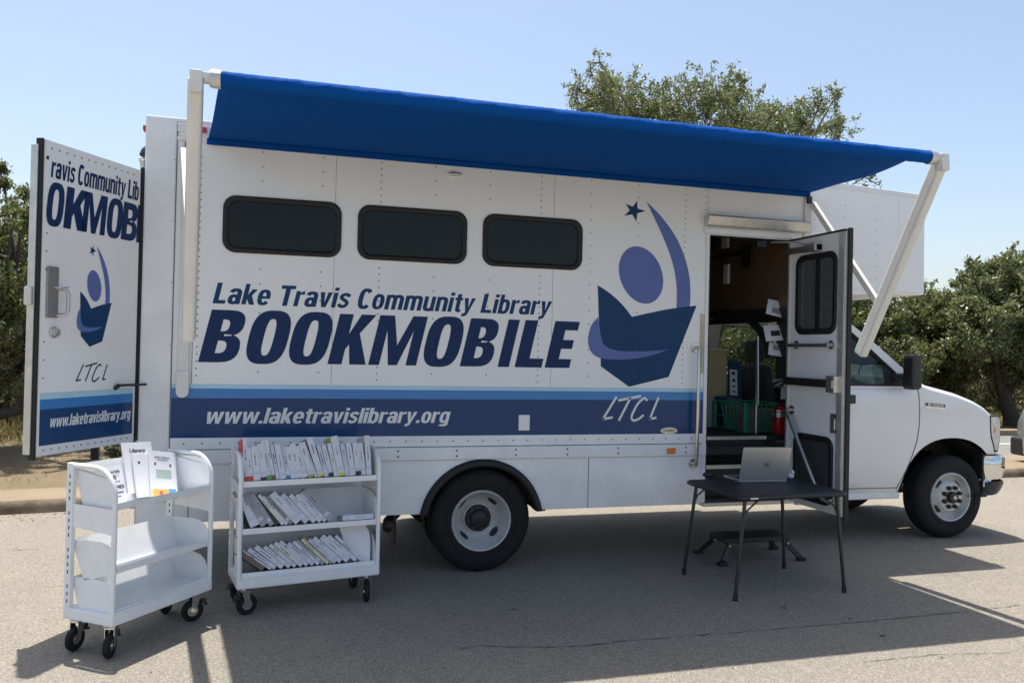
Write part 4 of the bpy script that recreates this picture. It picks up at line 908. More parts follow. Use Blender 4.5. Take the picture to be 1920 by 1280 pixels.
for mir in (False, True):
    body, door = MB(), MB(); rows = [station(x, mir) for x in XS_]
    split = [i for i, x in enumerate(XS_) if x <= 3.95][-1]
    body.grid(rows[split:] if not mir else [r[::-1] for r in rows[split:]]); door.grid(rows[:split+1] if not mir else [r[::-1] for r in rows[:split+1]])
    # front closing strip of the last station down to the grille
    body.build('fender', M['cabwhite'], CAB, smooth=True); dr = door.build('cab_door', M['cabwhite'], CAB, smooth=True)
    ys = (lambda y: 2*YC+.02-y) if mir else (lambda y: y)
    if not mir:
        b = MB(); pth = [(4.050, 1.365), (4.066, 1.30), (4.070, 1.15), (4.062, 1.0), (4.04, .88), (4.00, .76), (3.94, .62), (3.885, .50), (3.868, .455)]
        b.tube([(x, y_side(z, x)-.0005, z) for x, z in pth], .0042, 6); b.tube([(2.72, y_side(.475, 3), .475), (3.87, y_side(.465, 3.8), .465)], .004, 6); b.build('door_gap', M['seam'], CAB)
        b = MB(); b.box(3.25, 3.37, .202, .222, 1.215, 1.290); b.box(3.265, 3.355, .196, .203, 1.235, 1.270); b.build('door_handle', M['frame_black'], dr, bevel=.008)
        b = MB(); b.box(2.72, 3.92, y_side(.42, 3)-.004, .5, .365, .425); b.build('rocker', M['skirt'], CAB, bevel=.012)
b = MB(); b.box(2.72, 3.92, W-.5, W-.25, .365, .425); b.build('rocker', M['skirt'], CAB)
# wheel wells of the front axle
for s0 in (0, 1):
    b = MB(); P = []
    for y in (.252, .62):
        yy = y if not s0 else 2*YC+.02-y; P.append([(AC[0]+AR*.985*math.cos(math.radians(a)), yy, max(.42, AC[1]+AR*.985*math.sin(math.radians(a)))) for a in range(176, 3, -6)])
    b.grid(P); yy = .62 if not s0 else 2*YC+.02-.62; b.face([(x, yy, z) for x, _, z in P[1]]); b.build('wheel_well', M['dark'], CAB)
# bumper, valance, grille, headlights
b = MB(); bp = [(4.80, .235), (4.86, .19), (4.95, .185), (5.04, .22), (5.085, .32), (5.11, .6), (5.12, YC)]; bp = bp+[(x, 2*YC-y) for x, y in bp[::-1][1:]]
b.grid([[(x-dx, y+(.02 if dx > 0 else 0)*(1 if y < YC else -1), z) for x, y in bp] for dx, z in ((.05, .742), (.012, .738), (0, .715), (0, .62), (.006, .53), (.03, .505), (.09, .50))]); b.build('bumper', M['chrome'], CAB, smooth=True)
b = MB(); b.grid([[(x-dx, y, z) for x, y in [(4.84, .235)]+bp[1:-1]+[(4.84, 2*YC-.235)]] for dx, z in ((.02, .51), (.012, .48), (.05, .42), (.09, .385), (.25, .38))]); b.build('front_valance', M['frame_black'], CAB, smooth=True)
b = MB(); b.box(4.80, 4.93, .26, W-.26, .735, .77); b.box(4.79, 4.845, .23, .34, .36, .75); b.build('bumper_filler', M['dark'], CAB)
b = MB(); b.box(4.80, 4.815, .225, .29, .455, .50); b.build('reflector', M['white2'], CAB)
b = MB(); b.box(4.90, 4.965, .52, W-.52, .78, 1.10); b.build('grille', M['frame_black'], CAB, bevel=.01)
b = MB()
for z in (.80, .92, 1.04): b.box(4.96, 4.985, .50, W-.50, z, z+.05)
b.build('grille_bar', M['chrome'], CAB, bevel=.008)
for s0 in (0, 1):
    f = (lambda y: 2*YC+.02-y) if s0 else (lambda y: y)
    b = MB(); O = [(4.862, 1.108), (4.962, 1.112), (5.000, 1.085), (5.010, .99), (5.002, .86), (4.975, .768), (4.926, .768), (4.910, .83), (4.878, .90), (4.866, .97)]
    b.prism([(x, f(y_side(z, x)-.004), z) for x, z in O], (.02, .34 if not s0 else -.34, 0)); hl = b.build('headlight', M['frame_black'], CAB, bevel=.006)
    O2 = [(4.872, 1.095), (4.956, 1.098), (4.990, 1.075), (4.998, .99), (4.990, .86), (4.965, .79), (4.930, .79), (4.918, .84), (4.888, .91), (4.876, .97)]
    b = MB(); b.face([(x, f(y_side(z, x)-.0065), z) for x, z in O2]); b.build('lens', mat('clear_lamp_lens', (.62, .64, .66), .12, metal=.4, var=.25, vscale=18), hl)
    b = MB(); b.face([(x, f(y_side(z, x)-.0052), z) for x, z in ((4.886, .945), (4.932, .945), (4.934, 1.0), (4.884, 1.0))]); b.build('turn_signal', M['amber'], hl)
b = MB(); b.prism([(x, y_side(1.2, x)-.001, z) for x, z in ((4.130, 1.178), (4.352, 1.160), (4.352, 1.212), (4.130, 1.228))], (0, -.003, 0)); bd = b.build('badge', M['chrome'], CAB)
b = MB(); b.face([(x, y_side(1.2, x)-.0052, z) for x, z in ((4.134, 1.196), (4.348, 1.180), (4.348, 1.209), (4.134, 1.224))]); b.build('badge_field', M['navy'], bd)
fit_text('lettering', 'E450', lambda o: (lambda u, v: (u, y_side(1.2, u)-o, v-(u-4.13)*.075)), 4.155, 4.33, 1.199, .022, M['letter_white'], bd, bold=.01, shear=.2, fat=.02, o=.0062)
# greenhouse: pillars, roof, glass
def yg(z): return .262+(z-1.345)*.20
def gq(x, z, s0, o=0.0): y = yg(z)+o; return (x, (2*YC+.02-y) if s0 else y, z)
OUT = [(2.72, 1.345), (4.00, 1.345), (4.075, 1.420), (3.925, 1.545), (3.64, 1.772), (3.43, 1.925), (3.33, 1.965), (2.72, 1.985)]
INN = [(2.86, 1.375), (3.94, 1.375), (3.945, 1.40), (3.83, 1.505), (3.585, 1.712), (3.40, 1.860), (3.30, 1.90), (2.86, 1.915)]
for s0 in (0, 1):
    b = MB(); n = len(OUT)
    for i in range(n):
        j = (i+1) % n; q = [gq(*OUT[i], s0), gq(*OUT[j], s0), gq(*INN[j], s0), gq(*INN[i], s0)]; q2 = [gq(*OUT[i], s0, .05), gq(*OUT[j], s0, .05), gq(*INN[j], s0, .05), gq(*INN[i], s0, .05)]
        b.face(q if not s0 else q[::-1]); b.face(q2[::-1] if not s0 else q2); e = [q[3], q[2], q2[2], q2[3]]; b.face(e if not s0 else e[::-1]); e = [q[0], q2[0], q2[1], q[1]]; b.face(e if not s0 else e[::-1])
    b.build('window_frame', M['cabwhite'], CAB)
    b = MB(); b.tube([gq(x, z, s0, -.001) for x, z in INN], .010, 6, closed=True); b.build('window_seal', M['rubber'], CAB)
    b = MB(); b.face([gq(x, z, s0, .018) for x, z in INN]); b.build('side_glass', M['glass_cab'], CAB)
    b = MB(); b.prism([gq(x, z, s0, .006) for x, z in ((3.74, 1.378), (3.935, 1.378), (3.94, 1.40), (3.83, 1.500), (3.74, 1.578))], (0, .012 if not s0 else -.012, 0)); b.build('mirror_sail', M['frame_black'], CAB)
b = MB(); yr0, yr1 = yg(1.98), 2*YC+.02-yg(1.98)
b.grid([[(2.72, yr0+(yr1-yr0)*t, 1.985+.06*math.sin(math.pi*t)) for t in [i/10 for i in range(11)]], [(3.33, yr0+(yr1-yr0)*t, 1.965+.06*math.sin(math.pi*t)) for t in [i/10 for i in range(11)]], [(3.45, yr0+(yr1-yr0)*t, 1.925+.05*math.sin(math.pi*t)) for t in [i/10 for i in range(11)]]]); b.build('cab_roof', M['cabwhite'], CAB, smooth=True)
b = MB(); b.grid([[(x+.03*math.sin(math.pi*t), (yg(z)+.04)+(2*YC+.02-2*(yg(z)+.04))*t, z) for t in [i/10 for i in range(11)]] for x, z in ((4.06, 1.425), (3.75, 1.675), (3.44, 1.925))]); b.build('windshield', M['glass_cab'], CAB, smooth=True)
b = MB(); b.box(4.00, 4.10, .40, W-.38, 1.36, 1.415); b.box(4.10, 4.20, .70, .95, 1.385, 1.40); b.build('cowl', M['frame_black'], CAB, bevel=.01)
b = MB(); b.box(2.7, 3.95, .32, W-.30, .55, .62); b.box(3.62, 4.02, .33, W-.31, .62, 1.33); b.box(3.5, 3.7, .33, W-.31, 1.05, 1.30); b.box(3.4, 4.2, .8, 1.3, .55, 1.0); b.build('dashboard', M['frame_black'], CAB, bevel=.02)
for y in (.62, 1.42):
    b = MB(); b.box(3.20, 3.62, y-.24, y+.24, .80, .98); b.build('seat', M['seat'], CAB, bevel=.05, seg=3)
    st_ = CAB.children
    b = MB(); b.prism([(3.16, y-.23, .95), (3.29, y-.23, .95), (3.21, y-.23, 1.52), (3.11, y-.23, 1.52)], (0, .46, 0)); b.build('seat_back', M['seat'], CAB, bevel=.04, seg=3)
    b = MB(); b.box(3.10, 3.195, y-.13, y+.13, 1.54, 1.76); b.build('headrest', M['seat'], CAB, bevel=.04, seg=3)
b = MB(); b.tube([(3.40+.10*math.cos(a), 1.44+.19*math.sin(a), 1.20+.16*math.cos(a)) for a in [i*math.pi/10 for i in range(20)]], .014, 6, closed=True); b.tube([(3.42, 1.44, 1.20), (3.7, 1.44, 1.1)], .03, 6); b.build('steering_wheel', M['frame_black'], CAB)
for s0 in (0, 1):
    f = (lambda y: 2*YC+.02-y) if s0 else (lambda y: y)
    a = onY(1692, 700, .05); c = onY(1724, 700, .05)
    b = MB(); b.prism([(3.835, f(.06), 1.345), (3.935, f(.06), 1.345), (3.945, f(.06), 1.37), (3.940, f(.06), 1.62), (3.92, f(.06), 1.648), (3.85, f(.06), 1.652), (3.835, f(.06), 1.62)], (0, .13 if not s0 else -.13, 0)); mr = b.build('side_mirror', M['frame_black'], CAB, bevel=.028, seg=4)
    b = MB(); b.tube([(3.88, f(.17), 1.45), (3.83, f(.30), 1.44)], .04, 8); b.build('mirror_arm', M['frame_black'], mr)
b = MB(); b.tube([(4.16, .55, 1.40), (4.22, .42, 1.395), (4.28, .42, 1.385)], .009, 6); b.build('wiper', M['frame_black'], CAB)
# ---------------- awning
AW = empty('awning', (0, 0, 0)); AW.parent = BM
NX, NY = 90, 22; rg = random.Random(5); ph = [rg.uniform(0, 6.28) for _ in range(8)]; P = []
ZB, ZR, YR, RR = 2.953, 2.982, -1.205, .042
for j in range(NY+1):
    t = j/NY; row = []
    for i in range(NX+1):
        s = i/NX; x0, x1 = -1.918, 2.700; u0, u1 = -1.762, 2.752
        x = (x0+(x1-x0)*s)*(1-t)+(u0+(u1-u0)*s)*t; y = -.018+(YR+.018)*t; zc = ZB+(ZR+RR-ZB)*t
        e = math.sin(math.pi*t); z = zc-.028*e-.010*e*math.sin(9*s*math.pi+ph[0]+2*t)*math.sin(3.1*t+ph[1])-.004*e*math.sin(23*s+8*t+ph[2])
        row.append((x, y, z))
    P.append(row)
b = MB(); b.grid(P); cn = b.build('canopy', M['canvas'], AW, smooth=True); so_ = cn.modifiers.new('solid', 'SOLIDIFY'); so_.thickness = .003
b = MB(); RL, pts = [], []
for i in range(181):
    s = i/180; x = -1.766+(2.755+1.766)*s; RL.append((RR+.0012*math.sin(i*2.1)+.0009*math.sin(i*.9+1), x))
V_ = MB(); n = 20; vs = []; fs = []
for i, (r, x) in enumerate(RL):
    for k in range(n):
        a = 2*math.pi*k/n; rr = r+.0016*math.sin(3*a+i*.55); vs.append((x, YR+rr*math.cos(a), ZR+rr*math.sin(a)))
for i in range(len(RL)-1):
    for k in range(n): fs.append((i*n+k, i*n+(k+1) % n, (i+1)*n+(k+1) % n, (i+1)*n+k))
V_.add(vs, fs); V_.build('canvas_roll', M['canvas'], AW, smooth=True)
b = MB(); b.box(-1.925, 2.705, -.020, -.0165, 2.915, 2.956); b.build('canvas_hem', M['canvas'], AW)
for sgn, xr, xt, xb, xc in ((-1, -1.766, -1.880, -1.955, -2.034), (1, 2.755, 2.860, 2.832, 2.690)):
    b = MB(); b.lathe([(.001, -.004), (.048, -.004), (.048, .035), (.043, .05), (.001, .05)], (xr, YR, ZR), (sgn, 0, 0), 20); b.build('roller_cap', M['alu'], AW, smooth='auto')
    top = V((xt, YR-.015, ZR+.008)); bot = V((xb, -.485, 1.635)); b = MB(); d = (bot-top).normalized()
    b.bar(top, bot, .098, .070, (1, 0, 0)); arm = b.build('arm', M['awnwhite'], AW, bevel=.020, seg=4)
    b = MB(); b.bar(top+d*.02+V((sgn*.004, 0, 0)), bot-d*.10+V((sgn*.004, 0, 0)), .034, .073, (1, 0, 0)); b.build('arm_groove', M['alu'], arm, bevel=.004)
    b = MB(); b.bar(V((xr+sgn*.045, YR, ZR+.004)), V((xt+sgn*.02, YR-.005, ZR+.012)), .062, .040, (0, 0, 1)); b.lathe([(.001, -.02), (.032, -.02), (.032, .02), (.001, .02)], (xr+sgn*.06, YR, ZR), (sgn, 0, 0), 12); b.bar(top+V((0, .01, .02)), top+V((0, 0, -.10)), .075, .062, (1, 0, 0)); b.build('arm_head', M['awnwhite'], AW, bevel=.008)
    raf = V((xc+sgn*.03, -.035, 2.86)); jn = top.lerp(bot, .735); b = MB(); b.bar(raf, jn, .048, .034, (1, 0, 0)); b.build('rafter', M['awnwhite'], AW, bevel=.004)
    b = MB(); b.lathe([(.001, -.03), (.022, -.03), (.022, .03), (.001, .03)], jn, (1, 0, 0), 12); b.build('rafter_joint', M['alu'], AW)
    b = MB(); z0 = 1.255 if sgn < 0 else 1.30
    b.box(xc-.034, xc+.034, -.020, -.0065 if sgn < 0 else -.0055, z0+.16, 2.90); b.build('wall_channel', M['awnwhite'], AW, bevel=.004)
    b = MB(); b.prism([(xc+.040*math.cos(a), -.007, z0+.04+.040*math.sin(a)) for a in [math.pi+i*math.pi/12 for i in range(13)]]+[(xc+.040, -.007, z0+.175), (xc-.040, -.007, z0+.175)], (0, -.030, 0)); b.build('wall_bracket', M['awnwhite'], AW, bevel=.006)
    b = MB(); b.box(xc-.022, xc+.022, -.04, -.02, 2.86, 2.92); b.build('top_bracket', M['frame_black'], AW, bevel=.006)

# ------------------------------------------------------------------ library carts
def cart(label, loc, rz, L, D, lips, top, swivel, rise=(0, .155, .155)):
    R = empty('book_cart', loc, rz, label, 'cart', 'white steel library carts')
    t = .0025
    b = MB(); b.box(-.012, L+.012, 0, D, .165, .222); b.build('deck', M['cart'], R, bevel=.008, seg=3)
    for xe in (0.0, L):
        b = MB(); pth = [(xe, .014, .215), (xe, .014, top-.17)]+[(xe, .014+.13*(1-math.cos(a)), top-.17+.155*math.sin(a)) for a in [i*math.pi/16 for i in range(1, 9)]]+[(xe, D-.04, top-.012)]
        b.tube(pth, .0135, 10); b.build('end_tube', M['cart'], R, smooth='auto')
        b = MB(); b.box(xe-.012, xe+.012, D-.048, D-.004, .215, top); b.build('upright', M['cart'], R, bevel=.003)
        b = MB()
        for i in range(int((top-.28)/.038)):
            if i % 5 == 3: continue
            b.box(xe-.0130, xe+.0130, D-.032, D-.025, .25+i*.038, .268+i*.038)
        b.build('slot', M['ink'], R)
    for k, zl in enumerate(lips):
        sh = empty('shelf', (0, 0, 0)); sh.parent = R
        yb, zb = D-.115, zl-.058; yt, zt = D-.036, (zl+rise[k] if k else top-.008)
        b = MB(); b.grid([[(.018, .012, zl-.034), (L-.018, .012, zl-.034)], [(.018, .012, zl), (L-.018, .012, zl)], [(.018, yb, zb), (L-.018, yb, zb)], [(.018, yt, zt), (L-.018, yt, zt)], [(.018, yt+.014, zt-.004), (L-.018, yt+.014, zt-.004)]])
        o = b.build('tray', M['cart'], sh); m_ = o.modifiers.new('solid', 'SOLIDIFY'); m_.thickness = .003
        for xe in (.016, L-.016):
            q = [(.012, zl-.036), (yb, zb-.036), (yt+.012, zt-.01)]
            if k == 2 or True:
                h_ = (rise[k] or .155)/.155; q += [(yt+.012, zl+.155*h_), (.125, zl+.160*h_), (.07, zl+.145*h_), (.037, zl+.115*h_), (.018, zl+.07*h_)]
            b = MB(); b.prism([(xe-.0015, y, z) for y, z in q], (.003, 0, 0)); b.build('cheek', M['cart'], sh)
    # bracing plates with cut-outs at both ends
    for xe in (-.004, L+.004):
        b = MB(); b.prism([(xe-.0015, .018, lips[0]-.16), (xe-.0015, D-.03, lips[0]-.14), (xe-.0015, D-.03, lips[0]-.02), (xe-.0015, .018, lips[0]-.03)], (.003, 0, 0)); b.build('end_plate', M['cart'], R)
        b = MB(); b.lathe([(.008, -.004), (.008, .004), (.001, .005)], (xe, .02, lips[0]-.20), (1 if xe > 0 else -1, 0, 0), 10); b.build('bolt', M['dark'], R)
    b = MB(); b.box(.012, L-.012, -.001, .010, .222, .234); b.build('front_rail', M['cart'], R)
    for i, (cx, cy) in enumerate(((.035, .05), (L-.06, .05), (.035, D-.06), (L-.06, D-.06))):
        c = empty('caster', (cx, cy, 0), math.radians(swivel[i])); c.parent = R; r = .062
        b = MB(); b.lathe([(.030, -.016), (.050, -.016), (.058, -.013), (r, -.006), (r, .006), (.058, .013), (.050, .016), (.030, .016)], (.022, 0, r), (0, 1, 0), 28); b.build('tyre', M['tyre'], c, smooth='auto')
        b = MB(); b.lathe([(.001, -.019), (.014, -.019), (.016, -.012), (.030, -.010), (.046, -.0155), (.047, .0155), (.030, .010), (.016, .012), (.014, .019), (.001, .019)], (.022, 0, r), (0, 1, 0), 24); b.build('hub', M['steel'], c, smooth='auto')
        b = MB()
        for s_ in (-1, 1): b.prism([(-.018, s_*.022, .150), (.030, s_*.022, .150), (.036, s_*.022, .055), (.010, s_*.022, .055)], (0, s_*.003, 0))
        b.box(-.026, .034, -.026, .026, .146, .153); b.lathe([(.022, .153), (.022, .165), (.001, .165)], (0, 0, 0), (0, 0, 1), 14); b.box(-.035, .035, -.030, .030, .160, .166)
        b.build('fork', M['chrome'], c)
        b = MB(); b.box(-.052, -.020, -.020, .020, .098, .122); b.box(-.060, -.040, -.024, .024, .088, .098); b.build('brake', M['dark'], c, bevel=.003)
    return R
L1, D1 = .690, .345; A1 = math.radians(52.5); LIP1 = (.785, .462, .245)
C1 = cart('white empty library cart with returns sign and flyers on its top shelf', (-2.208, -1.150, 0), A1, L1, D1, LIP1, .975, (205, 150, 190, 20), (0, .112, .135))
L2, D2 = .845, .385; A2 = math.radians(10.4); LIP2 = (.800, .520, .258)
C2 = cart('white library cart filled with three rows of books', (-1.632, -.640, 0), A2, L2, D2, LIP2, .965, (12, 262, 25, 95))
# ---- paper goods on the empty cart: frame of its top back plate
F1 = Matrix.Translation(V((-2.208, -1.150, 0))) @ Matrix.Rotation(A1, 4, 'Z')
def plate_frame(Fm, D, zl, u, v, off, rot=0.0):
    """matrix whose x runs along the cart, y up the back plate, z out of it"""
    up = V((0, .065, .208)).normalized(); nr = V((0, -.208, .065)).normalized(); o = V((u, D-.115, zl-.058))+up*v+nr*off
    m = Matrix(((1, up.x, nr.x, o.x), (0, up.y, nr.y, o.y), (0, up.z, nr.z, o.z), (0, 0, 0, 1)))
    return Fm @ m @ Matrix.Rotation(rot, 4, 'Z')
def sheet_thing(name, label, cat, mw, w, h, th, m=None):
    o = MB().box(0, w, 0, h, 0, th).build(name, m or M['paper']); o.matrix_world = mw; return tag(o, label, cat)
def plane2(o): return lambda u, v: (u, v, o)
def wtext(parent, s, x0, x1, y, cap, m=M['ink'], z=.0035, bold=.0, fat=.015): return fit_text('lettering', s, plane2, x0, x1, y, cap, m, parent, bold=bold, shear=0, fat=fat, o=z)
sg = sheet_thing('sign', 'white returns sign lettered in English and Spanish on the cart top', 'sign', plate_frame(F1, D1, LIP1[0], .045, .008, .004, 0), .27, .205, .002)
wtext(sg, 'Library Materials', .03, .22, .163, .016); wtext(sg, 'RETURNS', .06, .19, .128, .020, fat=.03); wtext(sg, 'Thank you for returning', .04, .21, .112, .006)
wtext(sg, 'DEVOLUCIONES', .02, .23, .075, .019, fat=.03); wtext(sg, 'material de biblioteca', .03, .22, .048, .013); wtext(sg, 'Gracias por devolver', .04, .20, .030, .007)
b = MB(); b.prism([(.105+.008*math.cos(a), .185+.022*math.sin(a), .0036) for a in [i*math.pi/8 for i in range(16)]], (0, 0, .0003)); b.build('drop_mark', mat('sky_blue_ink', (.05, .33, .62), .5), sg)
def booklet(label, u, v, off, rot, w, h, th):
    o = MB().box(0, w, 0, h, 0, th).build('booklet', M['paper'], bevel=.001); o.matrix_world = plate_frame(F1, D1, LIP1[0], u, v, off, rot)
    b = MB(); b.box(.001, w-.001, .0012, h-.0012, .001, th-.001); b.build('pages', mat('page_edges', (.66, .65, .66), .8), o); return tag(o, label, 'booklet')
k1 = booklet('tall white booklet titled Library leaning on the cart sign', .285, .045, .010, math.radians(-4), .205, .285, .010)
wtext(k1, 'Library', .045, .155, .228, .020, fat=.03, z=.0103)
for i, x in enumerate((.05, .10, .14)): b = MB(); b.box(x, x+.018, .20, .206, .0102, .0106); b.build('print', M['ink'], k1)
k2 = booklet('plain white booklet between the Library booklet and the green flyer', .325, .012, .024, math.radians(-5), .15, .245, .012)
b = MB(); b.box(.03, .045, .19, .203, .0122, .0126); b.build('print', M['ink'], k2)
k3 = sheet_thing('flyer', 'white flyer with green block and orange foot on the cart', 'flyer', plate_frame(F1, D1, LIP1[0], .405, -.004, .040, math.radians(-11)), .195, .275, .004)
for nm, q, c in (('green_block', (.045, .155, .115, .165), (.42, .55, .47)), ('orange_strip', (.02, .13, .002, .052), (.80, .47, .12)), ('yellow_strip', (.0, .035, .001, .045), (.66, .62, .35)), ('blue_strip', (.13, .185, .001, .055), (.10, .38, .66))):
    b = MB(); b.box(q[0], q[1], q[2], q[3], .0041, .0045+(.0003 if nm == 'orange_strip' else 0)); b.build('print', mat(nm, c, .7), k3)
wtext(k3, 'Summer reading hours', .04, .15, .235, .007, z=.0045); wtext(k3, 'at the branch', .06, .13, .222, .006, z=.0045)
for x, y in ((.035, .19), (.145, .185)): b = MB(); b.box(x, x+.012, y, y+.016, .0042, .0045); b.build('print', M['ink'], k3)
b = MB(); b.ell((.075, .03, .0045), (.016, .014, .0009)); b.build('print', mat('rust_ink', (.55, .16, .08), .6), k3)
k4 = sheet_thing('card', 'pale grey card tucked behind the green flyer', 'card', plate_frame(F1, D1, LIP1[0], .54, .0, .008, 0), .10, .10, .003, mat('grey_card', (.62, .65, .63), .7))

# ---- books on the loaded cart
F2 = Matrix.Translation(V((-1.632, -.640, 0))) @ Matrix.Rotation(A2, 4, 'Z')
ORD = 'first second third fourth fifth sixth seventh eighth ninth tenth eleventh twelfth thirteenth fourteenth fifteenth sixteenth seventeenth eighteenth nineteenth twentieth twenty-first twenty-second twenty-third twenty-fourth twenty-fifth twenty-sixth twenty-seventh twenty-eighth twenty-ninth thirtieth'.split()
cm = {}
def cmat(c):
    if c not in cm:
        pal = {'white': (.66, .66, .71), 'lavender': (.56, .56, .67), 'cream': (.68, .66, .55), 'grey': (.34, .34, .36), 'taupe': (.27, .24, .22), 'yellow': (.62, .55, .12), 'olive': (.42, .38, .16), 'black': (.03, .03, .035), 'red': (.55, .06, .06), 'brown': (.16, .11, .08), 'green': (.12, .35, .10), 'blue': (.06, .22, .45), 'navy': (.03, .05, .20)}
        cm[c] = mat(c+'_book_cover', pal[c], .45, var=.06, vscale=20)
    return cm[c]
pagem = mat('book_pages', (.70, .68, .62), .85, var=.08, vscale=60)
rb = random.Random(17)
def book(mw, w, d, h, spine, board, label, foot=None, marks=True, group=None):
    t = .0022
    b = MB(); b.box(0, w, 0, t, 0, h, 0); b.box(0, t, t, d, 0, h, 1); b.box(w-t, w, t, d, 0, h, 1)
    o = b.build('book', [cmat(spine), cmat(board)]); o.matrix_world = mw; tag(o, label, 'book', group)
    p = MB(); p.box(t, w-t, t, d-.004, .003, h-.003); p.build('pages', pagem, o)
    if marks:
        p = MB(); n = rb.randint(3, 7); z = h*rb.uniform(.62, .85)
        for i in range(n):
            s = rb.uniform(.002, .0045); x = w*.5+rb.uniform(-.001, .001); p.box(x-min(s, w*.3), x+min(s, w*.3), -.0006, -.0002, z, z+rb.uniform(.004, .008)); z -= rb.uniform(.010, .014)
            if z < h*.3: break
        p.build('spine_print', M['ink'], o)
        p = MB(); z = h*rb.uniform(.08, .16); p.box(w*.12, w*.88, -.0005, -.0002, z, z+.022); p.build('spine_label', cmat('lavender' if spine != 'lavender' else 'white'), o)
    if foot:
        p = MB(); p.box(-.0004, w+.0004, -.0007, .02, .0, rb.uniform(.016, .030)); p.build('foot_band', cmat(foot), o)
    return o
def row(lip, u0, specs, slope, shelf):
    """specs: (width, height, lean deg, spine, boards, foot); books rest on the sloped tray, each leaning left on its neighbour"""
    u = u0; seen = len(specs)
    for i, sp in enumerate(specs):
        w, h, lean, spine, board, foot = sp; lean += rb.uniform(-1.2, 1.2); h *= rb.uniform(.95, 1.06); w *= rb.uniform(.86, 1.08); a = math.radians(lean)
        base = F2 @ Matrix.Translation(V((u, .022, lip-.0005))) @ Matrix.Rotation(-slope, 4, 'X') @ Matrix.Translation(V((0, rb.uniform(0, .010), .002))) @ Matrix.Rotation(-a, 4, 'Y')
        kind = {'white': 'white-spined', 'lavender': 'pale lilac-spined', 'cream': 'cream-spined', 'grey': 'grey', 'taupe': 'dark taupe', 'yellow': 'yellow', 'olive': 'olive yellow', 'black': 'black', 'red': 'red', 'brown': 'brown', 'green': 'green', 'blue': 'blue', 'navy': 'navy'}[spine]
        lb = f'{kind} book, {ORD[i]} from the left on the {shelf} shelf of the loaded cart'
        book(base, w, rb.uniform(.15, .185), h, spine, board, lb, foot, marks=spine not in ('black', 'brown'), group=f'books on the {shelf} shelf of the loaded cart')
        u += w/math.cos(a)+.0012
    return u
SL = math.atan2(.058, D2-.115-.012)
W_ = 'white'
TOP = [(.016, .245, 3, W_, 'red', 'red'), (.022, .205, 4, W_, 'white', 'red'), (.030, .212, 5, W_, 'grey', None), (.030, .210, 6, W_, 'white', 'black'), (.026, .245, 9, W_, 'cream', 'green'), (.017, .238, 11, W_, 'black', 'brown'), (.018, .215, 10, 'lavender', 'navy', None), (.030, .205, 9, W_, 'blue', None), (.024, .200, 9, 'lavender', 'white', 'blue'), (.026, .195, 10, W_, 'white', None), (.032, .212, 11, W_, 'black', None), (.030, .205, 15, W_, 'white', None), (.030, .232, 17, W_, 'taupe', 'olive'), (.016, .238, 18, W_, 'red', None), (.030, .240, 17, W_, 'grey', 'yellow'), (.020, .205, 14, 'lavender', 'white', None), (.022, .208, 13, W_, 'navy', 'black'), (.022, .200, 12, W_, 'white', None), (.034, .240, 10, W_, 'yellow', 'yellow'), (.022, .202, 8, 'lavender', 'white', None), (.030, .206, 7, W_, 'grey', None), (.026, .212, 5, W_, 'black', 'black'), (.030, .200, 4, W_, 'white', None), (.028, .262, 2, W_, 'cream', None)]
tw = sum(t[0]/math.cos(math.radians(t[2]))+.0012 for t in TOP); kf = (L2-.06)/tw
row(LIP2[0], .026, [(t[0]*kf, *t[1:]) for t in TOP], SL, 'top')
MID = [(.045, .225, 22, W_, 'taupe', None), (.028, .205, 30, 'grey', 'grey', None), (.022, .222, 32, 'grey', 'black', None), (.018, .200, 36, 'black', 'brown', None), (.012, .215, 38, 'cream', 'brown', None), (.014, .220, 39, W_, 'white', None), (.018, .215, 40, 'taupe', 'taupe', None), (.030, .220, 40, W_, 'lavender', None), (.024, .214, 41, 'lavender', 'white', None), (.018, .214, 41, W_, 'white', None), (.018, .216, 41, W_, 'white', None), (.016, .216, 41, 'lavender', 'grey', None), (.032, .232, 42, 'grey', 'grey', None)]
MID = [(t[0]*1.42, t[1]*1.06, *t[2:]) for t in MID]
row(LIP2[1], .065, MID, SL, 'middle')
BOT = [(.030, .175, 52, 'brown', 'taupe', None), (.012, .210, 52, W_, 'navy', None), (.022, .205, 51, 'lavender', 'white', None), (.024, .208, 50, W_, 'white', None), (.020, .205, 49, W_, 'olive', None), (.024, .215, 48, W_, 'grey', None), (.022, .215, 47, 'cream', 'blue', None), (.020, .222, 47, W_, 'white', None), (.022, .205, 47, 'lavender', 'grey', None), (.020, .212, 46, W_, 'white', None), (.018, .214, 46, 'grey', 'white', None), (.016, .225, 46, 'cream', 'olive', None), (.014, .228, 46, 'olive', 'taupe', None), (.022, .218, 46, 'lavender', 'white', None), (.026, .226, 46, W_, 'navy', None), (.034, .232, 46, W_, 'white', None), (.024, .224, 46, W_, 'taupe', None), (.020, .228, 46, W_, 'white', None)]
tw = sum(t[0]/math.cos(math.radians(t[2]))+.0012 for t in BOT); kf = (L2-.20)/tw
row(LIP2[2], .135, [(t[0]*kf, *t[1:]) for t in BOT], SL, 'bottom')
fl = F2 @ Matrix.Translation(V((.62, .03, LIP2[1]+.001))) @ Matrix.Rotation(-SL, 4, 'X') @ Matrix.Rotation(math.radians(90), 4, 'Y') @ Matrix.Translation(V((-.030, 0, 0)))
book(fl, .030, .16, .20, W_, 'navy', 'white book lying flat at the right end of the middle cart shelf', None)
